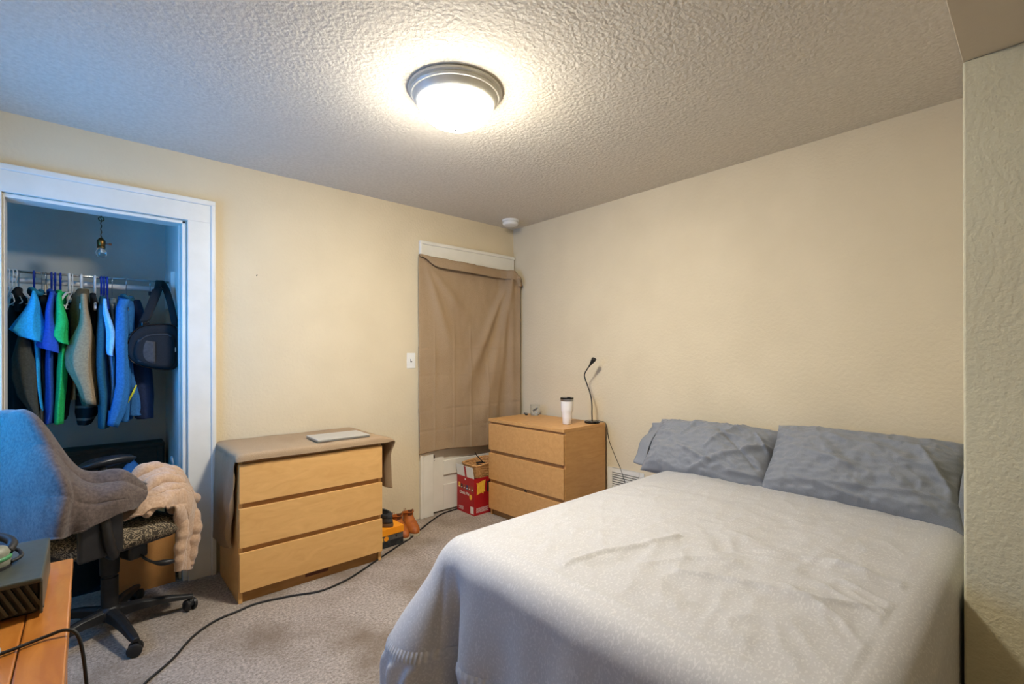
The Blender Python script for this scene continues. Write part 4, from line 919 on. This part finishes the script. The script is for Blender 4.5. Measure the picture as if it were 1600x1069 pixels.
hanger('middle of the three blue hangers clustered over the teal shirt', -2.886, 'blue_plastic', True, r=.0048, group=bg_)
hanger('rightmost of the three blue hangers clustered over the teal shirt', -2.872, 'blue_plastic', True, r=.0048, group=bg_)
hanger('thick white hanger over the olive jacket', -2.985, 'white_plastic', True, r=.0065, group=wg)
hanger('white hanger over the short black vest', -2.927, 'white_plastic', True, r=.0060, group=wg)
t = hanger('empty white hanger turned sideways right of the green t-shirt', -3.036, 'white_plastic', False, 0, r=.0062, group=wg)
obj('shoulder_bar', MB().tube(curve([(0, 0, -.10), (-.012, -.10, -.115), (-.028, -.19, -.16), (-.026, -.21, -.185), (-.016, -.20, -.19), (.0, 0, -.17), (.02, .19, -.18), (.012, .1, -.115), (0, 0, -.10)], 60), .0062, 8), 'white_plastic', t, smooth=True)
t = hanger('thin white hanger slanting beside the thick empty one', -3.022, 'white_plastic', False, 0, r=.0030, group=wg)
obj('shoulder_bar', MB().tube(curve([(0, 0, -.10), (-.010, -.10, -.13), (-.022, -.19, -.19), (-.022, -.20, -.205), (-.01, 0, -.19), (.012, .19, -.19), (.008, .1, -.12), (0, 0, -.10)], 60), .0030, 8), 'white_plastic', t, smooth=True)
for k in range(4):
    hanger(['empty wire hanger, leftmost of the four beside the closet jamb', 'empty wire hanger, second of four beside the closet jamb', 'empty wire hanger, third of four beside the closet jamb', 'empty wire hanger, rightmost of the four beside the black hood'][k],
           -3.285 + k * .013, 'white_plastic', True, .10 + .07 * k, r=.0024, group=sg_, drop=.085, span=.42)
hanger('wire hanger of the long black coat', -3.235, 'steel', False, r=.0022, group=sg_, drop=.13)
hanger('wire hanger of the black shirt', -3.146, 'steel', False, r=.0022, group=sg_, drop=.12)
hanger('wire hanger of the grey striped shirt', -2.850, 'steel', True, r=.0022, group=sg_)
hanger('wire hanger of the azure jacket', -2.785, 'steel', True, r=.0022, group=sg_)
t = hanger('chrome clip hanger among the shirts', -3.130, 'chrome', False, r=.0030, group=sg_, drop=.06)
obj('clip', MB().box((-.008, -.010, -.115), (-.001, .010, -.06)).box((.001, -.010, -.115), (.008, .010, -.06)), 'chrome', t, bevel=.002)
t = hanger('small black clip hanger beside the bag strap', -2.671, 'steel', False, r=.0022, group=sg_, drop=.06)
obj('clip', MB().box((-.008, -.006, -.085), (.008, .006, -.06)), 'black_matte', t, bevel=.002)
# shoulder bag
BO = Vector((-2.664, .17, 1.34))
t = thing('messenger_bag', 'black messenger bag hanging by its strap from the closet rod', 'bag', BO)
def bagring(y, k, zo=0):
    pts = [(-.132, -.004), (-.118, .065), (-.085, .110), (-.045, .132), (.02, .140), (.075, .140), (.102, .115), (.112, .06), (.112, -.03), (.104, -.095), (.07, -.125), (0, -.118), (-.07, -.098), (-.118, -.062)]
    P = [Vector((p[0], p[1], 0)) for p in pts]; n = len(P); r = []
    for i in range(56):
        x = i / 56 * n; a = int(x); fr_ = x - a; p = crm([P[(a - 1) % n], P[a % n], P[(a + 1) % n], P[(a + 2) % n]], (1 + fr_) / 3); r.append((p.x * k, y, p.y * k + zo))
    return r
obj('body', MB().loop_loft([bagring(-.038, .55), bagring(-.044, .80), bagring(-.040, .93), bagring(-.022, 1.0), bagring(.02, 1.0), bagring(.045, .94), bagring(.05, .6)]), 'black_fabric', t, smooth=True)
obj('front_pocket', MB().loop_loft([bagring(-.058, .40, -.018), bagring(-.062, .62, -.018), bagring(-.055, .74, -.018), bagring(-.035, .78, -.018)]), 'black_fabric', t, smooth=True)
obj('mesh_panel', MB().grid(lambda a, b: Vector((-.085 + .08 * a, -.0640 + .002 * abs(2 * a - 1) + .006 * (1 - a), -.075 + .125 * b - .012 * a)), 6, 8), 'shoe_grey', t, smooth=True, solid=.002)
rr = bagring(-.030, 1.005); obj('piping', MB().tube(rr + [rr[0]], .0045, 6), 'black_gloss', t, smooth=True)
obj('zipper', MB().tube([Vector(p) * 1 for p in bagring(-.0605, .70, -.018)[6:24]], .003, 6), 'shoe_grey', t, smooth=True)
box('zip_pull', (.088, -.047, -.020), (.094, -.043, .006), 'chrome', t, .001)
sp = [Vector(p) - BO for p in ((-2.725, .16, 1.470), (-2.705, .17, 1.525), (-2.672, .20, 1.62), (-2.648, .24, 1.70), (-2.632, .34, 1.755), (-2.622, .40, 1.770), (-2.614, .38, 1.755), (-2.604, .26, 1.70), (-2.586, .20, 1.60), (-2.572, .17, 1.50), (-2.568, .165, 1.46))]
def strap(a, b):
    p = crm(sp, a); w = (b - .5) * .034; tw = sstep(.40, .5, a) * (1 - sstep(.55, .65, a))
    return p + Vector((w * (1 - tw) + w * tw, 0, w * .25 * (1 - tw)))
obj('strap', MB().grid(strap, 80, 3), 'black_fabric', t, smooth=True, solid=.004)
obj('shoulder_pad', MB().grid(lambda a, b: strap(.06 + .24 * a, .5 + (b - .5) * 1.45) + Vector((0, -.006, 0)), 16, 3), 'black_fabric', t, smooth=True, solid=.010)
obj('buckle', MB().box((-.066, -.03, .122), (-.030, -.005, .150)), 'black_gloss', t, bevel=.004)
# bulb on a cord
t = thing('pendant_bulb', 'bare clear bulb in a brass socket hanging in the closet', 'pendant light', (-2.90, .30, 1.86))
obj('cord', MB().tube([(.002 * math.cos(q), .002 * math.sin(q), .115 + q * .0052) for q in [i * .9 for i in range(115)]], .0024, 5), 'brass', t)
obj('cord_knot', MB().tube([(.012 * math.cos(q), 0, .222 + .012 * math.sin(q)) for q in [i / 14 * 2 * PI for i in range(15)]], .003, 6), 'brass', t, smooth=True)
obj('socket', MB().lathe([(.016, .052), (.0185, .054), (.0185, .066), (.017, .068), (.0185, .071), (.020, .088), (.019, .098), (.012, .108), (.006, .114), (.0001, .116)], n=24), 'brass', t, smooth=True, angle=40)
obj('switch_key', MB().tube([(.018, -.002, .082), (.034, -.004, .081)], .0025, 6).box((.033, -.007, .076), (.046, -.001, .087)), 'boot_dark', t)
obj('bulb', MB().lathe([(.0001, 0), (.012, .002), (.021, .010), (.0255, .022), (.0245, .034), (.018, .046), (.014, .054)], n=24), 'glass', t, smooth=True)
obj('filament_stem', MB().tube([(0, 0, .05), (0, 0, .028)], .004, 8).tube([(-.010, 0, .026), (-.004, 0, .031), (.004, 0, .031), (.010, 0, .026)], .0012, 5), 'print_white', t)
# low things in the closet
t = thing('wooden_chest', 'dark brown low wooden chest against the closet back wall', 'chest', (-2.88, .69, 0))
box('front_panel', (-.40, -.085, 0), (.300, -.065, .70), 'dark_wood', t); box('lid', (-.41, -.095, .70), (.302, .08, .725), 'dark_wood', t, .003)
box('side_panel', (-.40, -.065, 0), (-.38, .075, .70), 'dark_wood', t); box('side_panel', (.28, -.065, 0), (.300, .075, .70), 'dark_wood', t); box('back_panel', (-.38, .055, 0), (.28, .075, .70), 'dark_wood', t)
box('corner_post', (.262, -.097, .0), (.290, -.085, .70), 'dark_wood', t)
def heap(c, sx, sy, h, seed):
    def fn(a, b):
        x, y = a * 2 - 1, b * 2 - 1; rr = min(1, math.hypot(x, y)); z = h * (1 - rr ** 2.4) * (1 + .10 * fbm(x * 1.8 + seed, y * 1.8, seed)) + .012 * fbm(x * 6, y * 6, seed)
        return Vector((c[0] + sx * x, c[1] + sy * y, max(0.001, c[2] + z * (1 if rr < 1 else 0))))
    return MB().grid(fn, 36, 36)
tag(obj('laundry_pile', heap((-2.76, .36, 0), .15, .13, .64, 2.0), 'cloth_lining', smooth=True), 'crumpled dark blue clothing pile in the closet behind the armrest', 'clothing pile')
tag(obj('clothing_heap', heap((-3.06, .34, 0), .17, .16, .60, 5.0), 'cloth_black', smooth=True), 'black clothing heap on the closet floor behind the chair', 'clothing pile')
t = thing('cardboard_box', 'plain brown cardboard box in the closet doorway behind the chair', 'box', (-2.72, .155, 0), .06)
mb = MB().box((-.14, -.135, 0), (.125, .13, .004)).box((-.14, -.135, .004), (-.136, .13, .30)).box((.121, -.135, .004), (.125, .13, .30)).box((-.136, -.135, .004), (.121, -.131, .30)).box((-.136, .126, .004), (.121, .13, .30))
obj('carton', mb, 'cardboard', t)
obj('flap', MB().box((-.136, .126, .30), (.121, .130, .40), Matrix.Rotation(math.radians(-35), 3, 'X'), (0, .13, .30)), 'cardboard', t)
obj('flap', MB().box((-.136, -.131, .298), (.121, -.005, .302)), 'cardboard', t)
tag(obj('paper_scrap', MB().grid(lambda a, b: Vector((-2.585 + .004 * math.sin(a * 6) - .012 * b, .075 + .05 * a, .655 + .045 * b + .012 * math.sin(a * 4))), 8, 6), 'paper', smooth=True, solid=.001), 'crumpled pale paper scrap stuck to the closet jamb', 'paper')
